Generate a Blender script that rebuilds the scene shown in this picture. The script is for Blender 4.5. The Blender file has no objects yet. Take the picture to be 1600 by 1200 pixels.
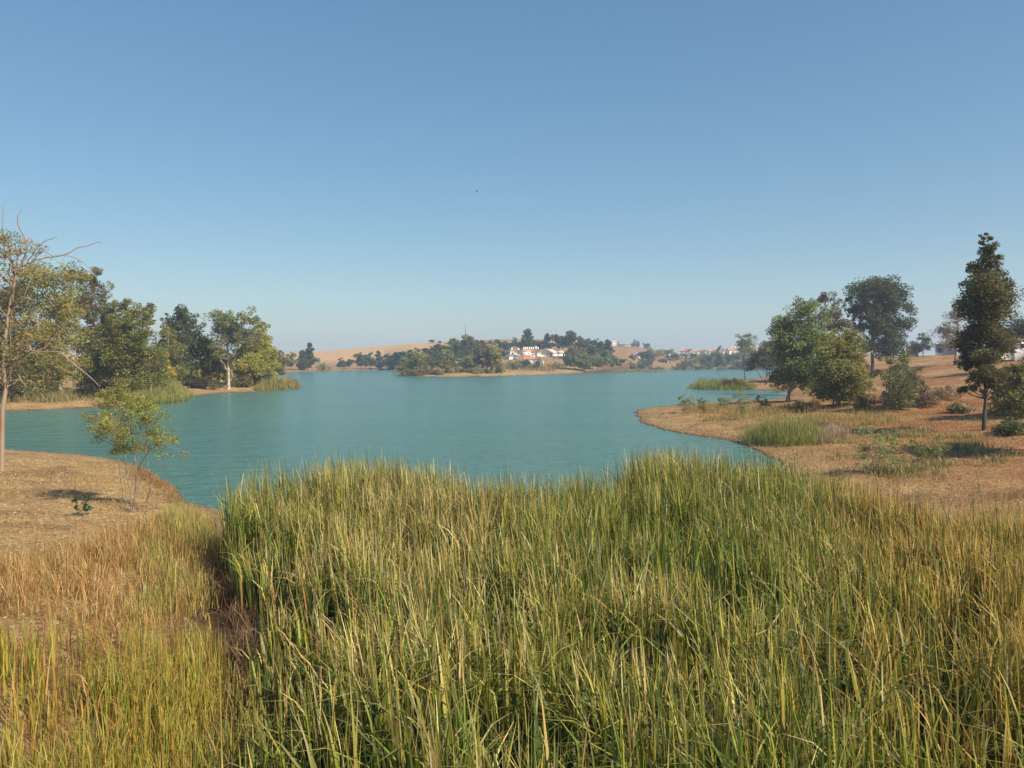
import bpy, math, random
import numpy as np
R = math.radians
sc = bpy.context.scene
COL = sc.collection

# ------------------------------------------------------------------ camera, sky, sun
CAM_H = 5.5; F = 1245.0
PITCH = math.atan(38.0 / F)                      # looking slightly down
cd = bpy.data.cameras.new('camera'); cam = bpy.data.objects.new('camera', cd); COL.objects.link(cam)
cam.location = (0, 0, CAM_H); cam.rotation_euler = (R(90) - PITCH, 0, 0)
cd.sensor_width = 36; cd.lens = 36 * F / 1600; cd.clip_start = 0.1; cd.clip_end = 12000
sc.camera = cam
SUN_EL, SUN_AZ = R(40), R(126)                   # azimuth clockwise from the view direction (+Y)
w = bpy.data.worlds.new('World'); sc.world = w; w.use_nodes = True
nt = w.node_tree; bg = nt.nodes['Background']
sky = nt.nodes.new('ShaderNodeTexSky'); sky.sky_type = 'NISHITA'; sky.sun_disc = False
sky.sun_elevation = SUN_EL; sky.sun_rotation = SUN_AZ
sky.air_density = 1.0; sky.dust_density = 0.3; sky.ozone_density = 1.0; sky.altitude = 100
tint = nt.nodes.new('ShaderNodeMix'); tint.data_type = 'RGBA'; tint.blend_type = 'MULTIPLY'; tint.inputs[0].default_value = 1
tint.inputs[7].default_value = (.79, .935, .975, 1)
gm = nt.nodes.new('ShaderNodeGamma'); gm.inputs[1].default_value = .62; hs = nt.nodes.new('ShaderNodeHueSaturation'); hs.inputs['Saturation'].default_value = 1.52
nt.links.new(sky.outputs[0], gm.inputs[0]); nt.links.new(gm.outputs[0], hs.inputs['Color']); nt.links.new(hs.outputs[0], tint.inputs[6]); nt.links.new(tint.outputs[2], bg.inputs[0]); bg.inputs[1].default_value = 0.15
sl = bpy.data.lights.new('sun', 'SUN'); sl.energy = 4.9; sl.angle = R(0.6); sl.color = (1.0, 0.88, 0.70)
so = bpy.data.objects.new('sun', sl); COL.objects.link(so)
so.rotation_euler = (R(90) - SUN_EL, 0, -SUN_AZ + R(180))
so.location = (60, -20, 60)
sc.view_settings.view_transform = 'Standard'; sc.view_settings.look = 'None'
sc.view_settings.exposure = 0.6; sc.view_settings.gamma = 1.0
sc.cycles.max_bounces = 6; sc.cycles.diffuse_bounces = 3; sc.cycles.glossy_bounces = 2
sc.cycles.transmission_bounces = 3; sc.cycles.volume_bounces = 1; sc.cycles.transparent_max_bounces = 4
sc.cycles.caustics_reflective = False; sc.cycles.caustics_refractive = False

# ------------------------------------------------------------------ helpers
rng = np.random.default_rng(7)
def tag(o, label=None, cat=None, group=None, kind=None):
    if label: o['label'] = label
    if cat: o['category'] = cat
    if group: o['group'] = group
    if kind: o['kind'] = kind
    return o
def link(name, me, parent=None):
    o = bpy.data.objects.new(name, me); COL.objects.link(o)
    if parent: o.parent = parent
    return o
def quads(name, V, Q, mat, C=None, smooth=False):
    V = np.asarray(V, np.float32); Q = np.asarray(Q, np.int32)
    me = bpy.data.meshes.new(name); n = len(Q)
    me.vertices.add(len(V)); me.vertices.foreach_set('co', V.ravel())
    me.loops.add(n * 4); me.loops.foreach_set('vertex_index', Q.ravel())
    me.polygons.add(n); me.polygons.foreach_set('loop_start', np.arange(0, n * 4, 4, dtype=np.int32))
    if smooth: me.polygons.foreach_set('use_smooth', np.ones(n, bool))
    me.update(calc_edges=True)
    if C is not None:
        a = me.color_attributes.new('Col', 'FLOAT_COLOR', 'POINT')
        c4 = np.ones((len(V), 4), np.float32); c4[:, :3] = C
        a.data.foreach_set('color', c4.ravel())
    me.materials.append(mat)
    return me
def smooth(t):
    t = np.clip(t, 0, 1); return t * t * (3 - 2 * t)
def _h(ix, iy, s):
    v = (ix * 374761393 + iy * 668265263 + s * 974634777) & 0x7fffffff
    v = ((v ^ (v >> 13)) * 1274126177) & 0x7fffffff
    return ((v ^ (v >> 16)) & 0xffff) / 65535.0
def vnoise(x, y, s=0):
    x = np.asarray(x, float); y = np.asarray(y, float)
    ix = np.floor(x).astype(np.int64); iy = np.floor(y).astype(np.int64)
    fx = smooth(x - ix); fy = smooth(y - iy)
    a = _h(ix, iy, s); b = _h(ix + 1, iy, s); c = _h(ix, iy + 1, s); d = _h(ix + 1, iy + 1, s)
    return a + (b - a) * fx + (c - a) * fy + (a - b - c + d) * fx * fy
def fbm(x, y, s=0, o=4):
    r = 0; a = 0.5
    for k in range(o):
        r = r + a * vnoise(x, y, s + k); x = x * 2.03; y = y * 2.03; a *= 0.5
    return r / (1 - 0.5 ** o)

def ray(px, py):
    dx = (px - 800) / F; dy = (600 - py) / F
    return np.array([dx, math.cos(PITCH) + dy * math.sin(PITCH), -math.sin(PITCH) + dy * math.cos(PITCH)])
def w0(px, py):                                    # point of the water level seen at a pixel
    d = ray(px, py); t = -CAM_H / d[2]; return (d[0] * t, d[1] * t)
def az(px, py, D):                                 # world point at depth D seen at a pixel
    d = ray(px, py); t = D / d[1]; return np.array([d[0] * t, D, CAM_H + d[2] * t])

# ------------------------------------------------------------------ lie of the land
lake_px = [(-260, 688), (-60, 700), (0, 703), (60, 706), (130, 711), (200, 722), (240, 742), (268, 762), (283, 785),
           (340, 800), (352, 850), (360, 900), (380, 955), (398, 1000), (404, 1100), (400, 1250)]
lake = [w0(*p) for p in lake_px]
lake += [(-2.6, 6), (-1.6, 3.6), (4, 3.6), (9, 8), (11, 14), (11.6, 22), (12.4, 30), (13.2, 38)]
lake += [w0(*p) for p in [(1204, 713), (1157, 693), (1120, 685), (1060, 677), (1010, 664), (994, 651), (992, 644),
        (1012, 638), (1060, 633), (1100, 630), (1190, 627), (1224, 622), (1238, 614), (1200, 609.5), (1120, 609),
        (1082, 607), (1077, 602), (1100, 599), (1160, 597), (1178, 592), (1240, 588), (1290, 584), (1340, 581.5),
        (1340, 578.3), (1200, 577.6), (1150, 577.2), (1080, 577.2), (1010, 577.6), (992, 579), (930, 582), (880, 584.3),
        (830, 586.3), (760, 588.2), (700, 588.8), (650, 588), (624, 585.6), (618, 583.5), (640, 581.5), (668, 580),
        (640, 578.6), (600, 578.3), (520, 579.8), (445, 582.5), (415, 584), (380, 586), (365, 590), (385, 596.5),
        (430, 600.5), (472, 604), (462, 607.5), (400, 611.5), (340, 615), (300, 618.5), (290, 628), (240, 633),
        (150, 637), (60, 641), (0, 643), (-260, 655)]]
lake = np.array(lake)
def sdist(x, y):
    x = np.asarray(x, float).ravel(); y = np.asarray(y, float).ravel()
    d2 = np.full(x.shape, 1e18); ins = np.zeros(x.shape, bool); n = len(lake)
    for i in range(n):
        ax, ay = lake[i]; bx, by = lake[(i + 1) % n]; ex, ey = bx - ax, by - ay
        t = np.clip(((x - ax) * ex + (y - ay) * ey) / (ex * ex + ey * ey), 0, 1)
        q = (x - ax - t * ex) ** 2 + (y - ay - t * ey) ** 2; d2 = np.minimum(d2, q)
        if ay != by:
            ins ^= ((ay > y) != (by > y)) & (x < ex * (y - ay) / ey + ax)
    return np.where(ins, -1, 1) * np.sqrt(d2)
PRX = [-400, 300, 440, 480, 560, 640, 690, 720, 780, 850, 900, 940, 975, 1010, 1050, 1100, 1180, 1250, 1400, 1900]
PRY = [556, 552, 551, 550, 544, 537.5, 534, 532, 530, 530, 531, 536, 540, 544, 550, 554, 556, 556, 556, 552]
DSX = [-400, 440, 600, 640, 980, 1010, 1900]; DSY = [300, 430, 440, 305, 330, 455, 470]
RIDGE = 640.0
def sdn(x, y):
    x = np.asarray(x, float).ravel(); y = np.asarray(y, float).ravel()
    return sdist(x, y) + (fbm(x * .35, y * .35, 3) - .5) * np.clip(np.abs(y) * .02, .5, 3.0)
def height(x, y):
    x = np.asarray(x, float); y = np.asarray(y, float); shp = x.shape
    x = x.ravel(); y = y.ravel()
    sd = sdn(x, y)
    land = 1.05 * (1 - np.exp(-np.maximum(sd, 0) / 9)) + 0.012 * np.clip(sd, 0, 60)
    land += np.clip(sd / 6, 0, 1) * (fbm(x * .13, y * .13, 11) - .5) * .55
    land += np.clip(sd / 2, 0, 1) * (fbm(x * .9, y * .9, 21) - .5) * .30
    land += 5.0 * smooth((x - 40) / 75) * smooth(sd / 25) * smooth((y - 10) / 60) + 1.2 * smooth((x - 18) / 20) * smooth((sd - 6) / 30) * smooth((110 - y) / 50)
    t = 800 + F * x / np.maximum(y, 1)
    zr = CAM_H + (562 - np.interp(t, PRX, PRY)) / F * RIDGE + (fbm(x * .02, y * .02, 31) - .5) * 1.5
    ds = np.interp(t, DSX, DSY)
    s = np.clip((y - ds) / (RIDGE - ds), 0, 1); s = s + .35 * s * (1 - s)
    land = np.where((s > 0) & (sd > 0), land * (1 - s) + zr * s, land)
    land = land - np.maximum(y - RIDGE, 0) * .02
    land = np.maximum(land, .06 * (np.clip(sd, 0, 1) > 0))
    bank = 3.9 * smooth((4.2 - y) / 5.0)
    z = np.where(sd > 0, land, np.maximum(-2.5, sd * .10 ))
    z = np.maximum(z, bank - .2 + 0 * z) if True else z
    z = np.where(y > 4.2, np.where(sd > 0, land, np.maximum(-2.5, sd * .10)), z)
    return z.reshape(shp)
def hit(px, py):                                    # first ground (or water) point along the ray of a pixel
    d = ray(px, py); Y = np.geomspace(6, 900, 3000); t = Y / d[1]
    z = CAM_H + d[2] * t; g = np.maximum(height(d[0] * t, Y), 0)
    k = np.nonzero(z <= g)[0]
    i = k[0] if len(k) else len(Y) - 1
    return np.array([d[0] * t[i], Y[i], g[i]])
def gz(x, y): return float(height(np.array([x]), np.array([y]))[0])

# ------------------------------------------------------------------ materials
def newmat(name):
    m = bpy.data.materials.new(name); m.use_nodes = True
    return m, m.node_tree, m.node_tree.nodes['Principled BSDF']
def leafmat(name, transl=.5, rough=.55):
    m, t, b = newmat(name); N = t.nodes; L = t.links
    a = N.new('ShaderNodeAttribute'); a.attribute_name = 'Col'
    L.new(a.outputs[0], b.inputs['Base Color']); b.inputs['Roughness'].default_value = rough
    b.inputs['Specular IOR Level'].default_value = .35
    tr = N.new('ShaderNodeBsdfTranslucent'); mx = N.new('ShaderNodeMixShader'); mx.inputs[0].default_value = transl
    g = N.new('ShaderNodeHueSaturation'); g.inputs['Value'].default_value = 1.25; g.inputs['Saturation'].default_value = 1.1
    L.new(a.outputs[0], g.inputs['Color']); L.new(g.outputs[0], tr.inputs[0])
    L.new(b.outputs[0], mx.inputs[1]); L.new(tr.outputs[0], mx.inputs[2])
    L.new(mx.outputs[0], N['Material Output'].inputs[0]); return m
def noisemat(name, c1, c2, scale, rough=.8, bump=.0, dist=.02, detail=5):
    m, t, b = newmat(name); N = t.nodes; L = t.links
    tc = N.new('ShaderNodeTexCoord'); n = N.new('ShaderNodeTexNoise'); n.inputs['Scale'].default_value = scale
    n.inputs['Detail'].default_value = detail; L.new(tc.outputs['Object'], n.inputs['Vector'])
    r = N.new('ShaderNodeValToRGB'); r.color_ramp.elements[0].position = .35; r.color_ramp.elements[1].position = .65
    r.color_ramp.elements[0].color = (*c1, 1); r.color_ramp.elements[1].color = (*c2, 1)
    L.new(n.outputs[0], r.inputs[0]); L.new(r.outputs[0], b.inputs['Base Color']); b.inputs['Roughness'].default_value = rough
    if bump:
        bp = N.new('ShaderNodeBump'); bp.inputs['Strength'].default_value = bump; bp.inputs['Distance'].default_value = dist
        L.new(n.outputs[0], bp.inputs['Height']); L.new(bp.outputs[0], b.inputs['Normal'])
    return m
M_LEAF = leafmat('leaf'); M_REED = leafmat('reed_blade', .3, .5)
M_BARK = noisemat('bark', (.10, .075, .055), (.30, .25, .20), 6, .85, .5)
M_PALE = noisemat('pale_bark', (.30, .20, .14), (.55, .50, .43), 2.2, .8, .3)
M_DARKBARK = noisemat('dark_bark', (.035, .027, .022), (.10, .075, .06), 5, .9, .5)
M_REDBARK = noisemat('red_bark', (.29, .17, .09), (.31, .27, .22), .7, .9, .8, .05)
M_WHITE = noisemat('whitewash', (.74, .73, .70), (.82, .81, .78), .8, .8)
M_CREAM = noisemat('cream_wall', (.62, .56, .46), (.72, .67, .57), .8, .8)
M_TILE = noisemat('clay_tile', (.34, .15, .085), (.48, .24, .14), 2.5, .8)
M_TAN = noisemat('pale_tile', (.58, .47, .38), (.68, .58, .48), 2.5, .8)
M_GREY = noisemat('grey_sheet', (.26, .30, .33), (.36, .40, .43), 1.0, .5)
M_BLUE = noisemat('blue_grey_wall', (.20, .28, .38), (.28, .36, .44), .6, .6)
M_DARK = noisemat('dark_opening', (.03, .03, .035), (.06, .06, .065), 2, .4)
M_STONE = noisemat('stone_wall', (.22, .19, .16), (.34, .30, .25), 2, .9)
M_METAL = noisemat('mast_metal', (.16, .17, .18), (.24, .25, .26), 2, .5)

def groundmat():
    m, t, b = newmat('ground'); N = t.nodes; L = t.links
    a = N.new('ShaderNodeAttribute'); a.attribute_name = 'Col'
    g = N.new('ShaderNodeNewGeometry')
    def noise(s, d=6, r=.6):
        n = N.new('ShaderNodeTexNoise'); n.inputs['Scale'].default_value = s; n.inputs['Detail'].default_value = d
        n.inputs['Roughness'].default_value = r; L.new(g.outputs['Position'], n.inputs['Vector']); return n
    def ramp(n, p0, c0, p1, c1):
        r = N.new('ShaderNodeValToRGB'); e = r.color_ramp.elements
        e[0].position = p0; e[1].position = p1; e[0].color = (*c0, 1); e[1].color = (*c1, 1)
        L.new(n.outputs[0], r.inputs[0]); return r
    n1 = noise(.55); n2 = noise(5.5); n3 = noise(34, 4)
    def mul(x, y, f=1):
        q = N.new('ShaderNodeMix'); q.data_type = 'RGBA'; q.blend_type = 'MULTIPLY'; q.inputs[0].default_value = f
        L.new(x, q.inputs[6]); L.new(y, q.inputs[7]); return q.outputs[2]
    c = mul(a.outputs[0], ramp(n1, .3, (.74, .66, .60), .7, (1.18, 1.16, 1.12)).outputs[0])
    c = mul(c, ramp(n2, .32, (.66, .58, .52), .66, (1.15, 1.14, 1.12)).outputs[0])
    c = mul(c, ramp(n3, .36, (.62, .56, .5), .6, (1.12, 1.12, 1.12)).outputs[0])
    L.new(c, b.inputs['Base Color']); b.inputs['Roughness'].default_value = .95
    b.inputs['Specular IOR Level'].default_value = .15
    s1 = N.new('ShaderNodeMath'); s1.operation = 'ADD'; L.new(n2.outputs[0], s1.inputs[0])
    s2 = N.new('ShaderNodeMath'); s2.operation = 'MULTIPLY'; s2.inputs[1].default_value = .3; L.new(n3.outputs[0], s2.inputs[0]); L.new(s2.outputs[0], s1.inputs[1])
    bp = N.new('ShaderNodeBump'); bp.inputs['Strength'].default_value = 1.0; bp.inputs['Distance'].default_value = .2
    L.new(s1.outputs[0], bp.inputs['Height']); L.new(bp.outputs[0], b.inputs['Normal'])
    return m
def watermat():
    m, t, b = newmat('lake_water'); N = t.nodes; L = t.links
    g = N.new('ShaderNodeNewGeometry')
    def noise(sx, sy, d=3):
        mp = N.new('ShaderNodeMapping'); mp.inputs['Scale'].default_value = (sx, sy, 1); mp.inputs['Rotation'].default_value = (0, 0, R(12))
        n = N.new('ShaderNodeTexNoise'); n.inputs['Scale'].default_value = 1; n.inputs['Detail'].default_value = d
        L.new(g.outputs['Position'], mp.inputs[0]); L.new(mp.outputs[0], n.inputs['Vector']); return n
    a = noise(.9, 2.6, 4); c = noise(.22, .7, 3); big = noise(.012, .035, 3); fine = noise(3.2, 8.5, 2)
    def mth(op, x, y):
        q = N.new('ShaderNodeMath'); q.operation = op
        for i, v in enumerate((x, y)):
            if isinstance(v, (int, float)): q.inputs[i].default_value = v
            else: L.new(v, q.inputs[i])
        return q.outputs[0]
    hgt = mth('ADD', mth('MULTIPLY', fine.outputs[0], .10), mth('ADD', mth('MULTIPLY', a.outputs[0], .55), mth('MULTIPLY', c.outputs[0], .95)))
    st = N.new('ShaderNodeMapRange'); st.inputs[1].default_value = .35; st.inputs[2].default_value = .65
    st.inputs[3].default_value = .45; st.inputs[4].default_value = 1.0; L.new(big.outputs[0], st.inputs[0])
    bp = N.new('ShaderNodeBump'); bp.inputs['Distance'].default_value = 1.0
    L.new(st.outputs[0], bp.inputs['Strength']); L.new(hgt, bp.inputs['Height']); L.new(bp.outputs[0], b.inputs['Normal'])
    r = N.new('ShaderNodeValToRGB'); e = r.color_ramp.elements
    e[0].position = .35; e[1].position = .65; e[0].color = (.055, .148, .124, 1); e[1].color = (.082, .188, .155, 1)
    L.new(big.outputs[0], r.inputs[0]); L.new(r.outputs[0], b.inputs['Base Color'])
    b.inputs['Roughness'].default_value = .22; b.inputs['IOR'].default_value = 1.33
    return m

# ------------------------------------------------------------------ ground and lake
def reedzone(x, y):                                  # main reed bed, world polygon test
    return inpoly(REEDS, x, y)
def inpoly(P, x, y):
    ins = np.zeros(np.shape(x), bool)
    for i in range(len(P)):
        ax, ay = P[i]; bx, by = P[(i + 1) % len(P)]
        if ay != by: ins ^= ((ay > y) != (by > y)) & (x < (bx - ax) * (y - ay) / (by - ay) + ax)
    return ins
REEDS = [(-3.0, 7.5), (-3.2, 10.5), (-4.8, 15.4), (-7.0, 19.2), (-7.7, 21), (-6.9, 24), (-5.2, 27), (-2.6, 24.5), (-.6, 22.4), (1.2, 22.0),
         (3.0, 24), (5.6, 28), (8.3, 27), (9.6, 23.5), (11.5, 20.5), (14.5, 18.5), (19, 18), (19, 3.6), (-2.0, 3.6)]
def build_ground():
    th = np.concatenate([np.linspace(-42, 42, 760), np.linspace(42, 318, 70)[1:-1]]) * math.pi / 180
    rr = np.concatenate([[0.01, 1, 2, 3, 4, 5], np.geomspace(5.6, 2600, 430)])
    T, RR = np.meshgrid(th, rr); X = RR * np.sin(T); Y = RR * np.cos(T)
    Z = height(X, Y); n = len(th); mrow = len(rr)
    sd = sdn(X, Y).reshape(X.shape)
    V = np.stack([X, Y, Z], -1).reshape(-1, 3)
    i, j = np.meshgrid(np.arange(mrow - 1), np.arange(n), indexing='ij'); j2 = (j + 1) % n
    Q = np.stack([i * n + j, i * n + j2, (i + 1) * n + j2, (i + 1) * n + j], -1).reshape(-1, 4)[:, ::-1]
    c = np.zeros(X.shape + (3,)); 
    def mix(c, col, f): return c * (1 - f[..., None]) + np.array(col) * f[..., None]
    c[:] = (.52, .385, .20)                                            # sandy beach
    nz = fbm(X * .11, Y * .11, 41); n2 = fbm(X * .5, Y * .5, 43)
    c = mix(c, (.50, .37, .17), smooth((nz - .45) * 5) * smooth((sd - 3) / 6))     # straw
    red = smooth((X - 10) / 14) * smooth((220 - Y) / 60)
    c = mix(c, (.42, .25, .12), red * .9)
    c = mix(c, (.24, .14, .075), smooth((fbm(X * .28, Y * .9, 47) - .52) * 6) * .55 * smooth((sd - 1) / 3))
    c = mix(c, (.36, .135, .055), red * smooth((n2 - .42) * 5) * smooth((sd - 4) / 9) * .6)   # red soil
    c = mix(c, (.45, .33, .17), red * smooth((nz - .50) * 6) * .8)
    far = smooth((Y - 300) / 60)
    c = mix(c, (.40, .27, .14), far)
    t = 800 + F * X / np.maximum(Y, 1)
    c = mix(c, (.62, .44, .24), far * smooth((740 - t) / 60) * smooth((Y - 450) / 40))         # harvested hill
    c = mix(c, (.30, .19, .12), far * smooth((t - 900) / 60) * .6 * smooth((nz - .3) * 4))
    wet = np.exp(-np.maximum(sd, 0) / np.clip(Y * .012, .35, 1.6))
    c = mix(c, (.17, .11, .065), wet * .75)
    c = mix(c, (.07, .045, .028), smooth((2.2 - sd) / 1.8) * smooth((23 - Y) / 3) * (X < 0) * (X > -11) * .9)
    c = mix(c, (.05, .038, .025), (sd < 0) * 1.0)
    c = mix(c, (.10, .07, .04), (inpoly(REEDS, X, Y)) * .9)
    o = link('ground', quads('ground', V, Q, groundmat(), c.reshape(-1, 3), True))
    tag(o, 'dry sandy banks and tan hills round the lake', 'ground', kind='structure')
    s = 900
    me = quads('lake', [(-s, -20, 0), (s, -20, 0), (s, 800, 0), (-s, 800, 0)], [(0, 1, 2, 3)], watermat())
    tag(link('lake_water', me), 'turquoise lake water ruffled by light wind', 'water', kind='structure')
build_ground()

# ------------------------------------------------------------------ grasses and reeds (countless: stuff)
def blades(name, P, hgt, wid, pal_low, pal_tip, mat=M_REED, S=5, bend=(.05, .45), wind=(0, 0), tipstart=.35, droop=.5, jitter=.25, side=None):
    """P base points (n,3); hgt/wid arrays; pal_* (n,3)"""
    n = len(P); s = np.linspace(0, 1, S + 1)[None, :]
    ang = rng.uniform(0, 2 * np.pi, n); b = rng.uniform(bend[0], bend[1], n) ** 1.0 * rng.uniform(.3, 1, n)
    dx = np.cos(ang) * b + wind[0]; dy = np.sin(ang) * b + wind[1]
    bl = np.hypot(dx, dy)
    k = s ** 2.0
    # some blades kink over near the tip
    kink = (rng.random(n) < .48) * rng.uniform(.3, 1.0, n); kk = np.clip((s - .7) / .3, 0, 1)
    X = P[:, 0:1] + hgt[:, None] * (dx[:, None] * k + np.cos(ang)[:, None] * kink[:, None] * kk * .28)
    Y = P[:, 1:2] + hgt[:, None] * (dy[:, None] * k + np.sin(ang)[:, None] * kink[:, None] * kk * .28)
    Z = P[:, 2:3] + hgt[:, None] * (s - droop * (bl ** 2)[:, None] * s ** 3 - kink[:, None] * kk * kk * .22)
    wv = wid[:, None] * (np.clip(1 - s ** 2.2, .06, 1)) * np.clip(.55 + s * 2, 0, 1)
    a2 = ang + np.pi / 2 + rng.normal(0, .7, n)
    tw = a2[:, None] + rng.normal(0, .5, n)[:, None] * s
    ox = np.cos(tw) * wv / 2; oy = np.sin(tw) * wv / 2
    V = np.stack([np.stack([X - ox, Y - oy, Z], -1), np.stack([X + ox, Y + oy, Z], -1)], 2)     # n,S+1,2,3
    f = smooth((s - tipstart) / (1 - tipstart))[..., None] 
    C = pal_low[:, None, :] * (1 - f) + pal_tip[:, None, :] * f
    C = C * (np.array([.42, .33, .26]) + (1 - np.array([.42, .33, .26])) * smooth((s - .1) / .55)[..., None]) if name == 'reed_bed' else C  # blade feet: brown dead sheath, plus shade of the gaps painted into the colour
    C = C * rng.uniform(1 - jitter, 1 + jitter, n)[:, None, None]
    C = np.repeat(C[:, :, None, :], 2, 2)
    base = (np.arange(n) * (S + 1) * 2)[:, None]; j = (np.arange(S) * 2)[None, :]
    Q = np.stack([base + j, base + j + 1, base + j + 3, base + j + 2], -1).reshape(-1, 4)
    return quads(name, V.reshape(-1, 3), Q, mat, C.reshape(-1, 3))
def scatter(P, n, clump=0, csd=.12, dens=None):
    P = np.array(P); lo = P.min(0); hi = P.max(0); out = []; tot = 0
    while tot < n:
        q = rng.uniform(lo, hi, (n, 2))
        q = q[inpoly(P, q[:, 0], q[:, 1])]
        if dens is not None: q = q[rng.random(len(q)) < dens(q[:, 0], q[:, 1])]
        if clump: q = np.repeat(q, clump, 0) + rng.normal(0, csd, (len(q) * clump, 2))
        out.append(q); tot += len(q)
    q = np.concatenate(out)[:n]
    z = np.maximum(height(q[:, 0], q[:, 1]), -.15)
    return np.column_stack([q, z])
def pick(n, cols, p):
    return np.array(cols)[rng.choice(len(cols), n, p=np.array(p) / sum(p))]
def edged(P, x, y):
    d2 = np.full(x.shape, 1e9)
    for i in range(len(P)):
        ax, ay = P[i]; ex, ey = P[(i + 1) % len(P)][0] - ax, P[(i + 1) % len(P)][1] - ay
        t = np.clip(((x - ax) * ex + (y - ay) * ey) / (ex * ex + ey * ey + 1e-9), 0, 1); d2 = np.minimum(d2, (x - ax - t * ex) ** 2 + (y - ay - t * ey) ** 2)
    return d2
GREEN = [(.145, .19, .028), (.22, .245, .036), (.075, .13, .036), (.32, .30, .05)]
TAN = [(.60, .46, .20), (.50, .34, .13), (.68, .55, .30), (.38, .21, .08), (.40, .38, .11)]
def reed_bed():
    n = 74000
    P = scatter(REEDS, n, 6, .11, dens=lambda x, y: np.clip((fbm(x * 1.3, y * 1.3, 57) - .40) * 6, .08, 1))
    x, y = P[:, 0], P[:, 1]
    nz = fbm(x * .22, y * .16, 51); n2 = fbm(x * .7, y * .7, 53)
    h = (2.42 + (n2 - .5) * .9 + (nz - .5) * .5 + .38 * smooth((y - 18) / 7)) * (1 - np.abs(rng.normal(0, .13, n)))
    h = np.where(rng.random(n) < .3, h * rng.uniform(.5, .9, n), h)
    h *= 1 - .38 * smooth((x - 9.0) / 3)                              # lower growth towards the right bank
    e = np.sqrt(edged(REEDS, x, y)); h *= np.where((x < -1.5) & (y < 19), .62 + .38 * smooth(e / 1.7), 1)
    h = np.clip(h, .7, 3.2)
    wd = rng.uniform(.03, .07, n)
    low = pick(n, GREEN, [3, 3, 2.5, 1.6]); tip = pick(n, TAN, [3, 3, 2, 1.5, 2.5])
    # how dry: patchy, driest on the far left crown, fresh in the middle
    dry = np.clip(.30 + (nz - .5) * 1.3 + .55 * np.exp(-((x + 3.2) / 3.0) ** 2 - ((y - 20) / 5.5) ** 2) - .35 * np.exp(-((x - 1.8) / 2.6) ** 2 - ((y - 19) / 4) ** 2) + .15 * smooth((x - 5) / 4), 0, 1)
    keep = rng.random(n) > dry * .85 + .22
    tip[keep] = low[keep] * np.array([1.15, 1.08, 1.0])
    alld = rng.random(n) < dry * .40 + .08
    low[alld] = tip[alld] * .8
    br = (rng.random(n) < (.04 + .70 * smooth((x - .36 * y + .3) / 3.4))); low[br] = low[br] * .35 + np.array((.30, .19, .05)) * .65; tip[br] = (.50, .32, .09)
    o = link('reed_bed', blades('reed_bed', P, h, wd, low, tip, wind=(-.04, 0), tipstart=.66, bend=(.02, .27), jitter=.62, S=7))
    tag(o, 'dense green and straw coloured reed bed filling the foreground', 'reeds', kind='stuff')
    # broad arching leaves nearest the viewer
    n = 500; P = scatter([(-1, 4.2), (12, 4.2), (14, 9), (5, 10), (0, 8.5)], n)
    h = rng.uniform(2.1, 2.9, n); low = pick(n, GREEN, [2, 3, 1, 2]); tip = pick(n, [(.22, .26, .06), (.5, .42, .14), (.46, .27, .09)], [3, 2, 1.5])
    o = link('arching_reed_leaves', blades('arching_reed_leaves', P, h, rng.uniform(.022, .034, n), low, tip, bend=(.5, 1.1), droop=.42, S=9, wind=(-.1, 0)))
    tag(o, 'long arching reed leaves bending over at the bottom of the photo', 'reeds', kind='stuff')
    # thin seed stalks above the far edge
    n = 900; P = scatter(REEDS, n, dens=lambda x, y: (y > 18) * 1.0 + .1)
    h = rng.uniform(2.5, 3.2, n); tip = pick(n, [(.10, .075, .05), (.25, .17, .10)], [2, 1])
    o = link('reed_stalks', blades('reed_stalks', P, h, rng.uniform(.014, .026, n), pick(n, GREEN, [1, 1, 1, 1]), tip, bend=(.0, .3), tipstart=.7))
    tag(o, 'thin dark tipped stalks rising above the reed bed', 'reeds', kind='stuff')
reed_bed()
def hp(pts): return [tuple(hit(*p)[:2]) for p in pts]
DRY = [(.42, .24, .08), (.50, .33, .13), (.34, .15, .05), (.56, .42, .20), (.30, .27, .06)]
def patch(name, label, poly, n, h, hs, wid, low, lp, tip, tp, clump=6, csd=.09, dens=None, bend=(.03, .5), S=4, **k):
    P = scatter(poly, n, clump, csd, dens); P = P[:n]
    e = np.sqrt(edged(poly, P[:, 0], P[:, 1])); k0 = .55 + .9 * fbm(P[:, 0] * .45, P[:, 1] * .45, 91, 3)
    hh = np.clip(rng.normal(h, hs, len(P)), h * .3, h * 1.7) * k0 * (.45 + .55 * smooth(e / (h * 1.1 + .2)))
    m = blades(name, P, hh, rng.uniform(wid * .6, wid * 1.4, len(P)), pick(len(P), low, lp), pick(len(P), tip, tp), bend=bend, S=S, jitter=.45, **k)
    o = link(name, m); tag(o, label, 'grass', kind='stuff'); return o
# left foreground
pA = hp([(-60, 900), (-60, 960), (40, 985), (140, 1000), (250, 985), (330, 965), (352, 925), (345, 850), (330, 815), (240, 815), (150, 850), (60, 870)])
patch('dry_grass', 'tangled russet dry grass on the left bank beside the sandy ground', pA, 6500, .62, .22, .014, DRY, [3, 3, 3, 2, 1.6], DRY, [3, 3, 2, 3, 1], csd=.16, bend=(.1, .9),
      dens=lambda x, y: np.clip((fbm(x * 1.1, y * 1.1, 61) - .36) * 6, .06, 1))
patch('green_grass', 'yellow green sedge standing among the dry grass at left', hp([(200, 985), (340, 950), (352, 870), (335, 815), (240, 820), (190, 880)]), 2300, .95, .25, .018,
      [(.24, .26, .05), (.34, .32, .08), (.40, .28, .10)], [2, 2, 1.4], [(.36, .34, .08), (.5, .38, .16), (.25, .28, .05)], [2, 2, 1], csd=.10, bend=(.02, .3),
      dens=lambda x, y: np.clip((fbm(x * 1.6, y * 1.6, 63) - .42) * 6, .02, 1))
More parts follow.
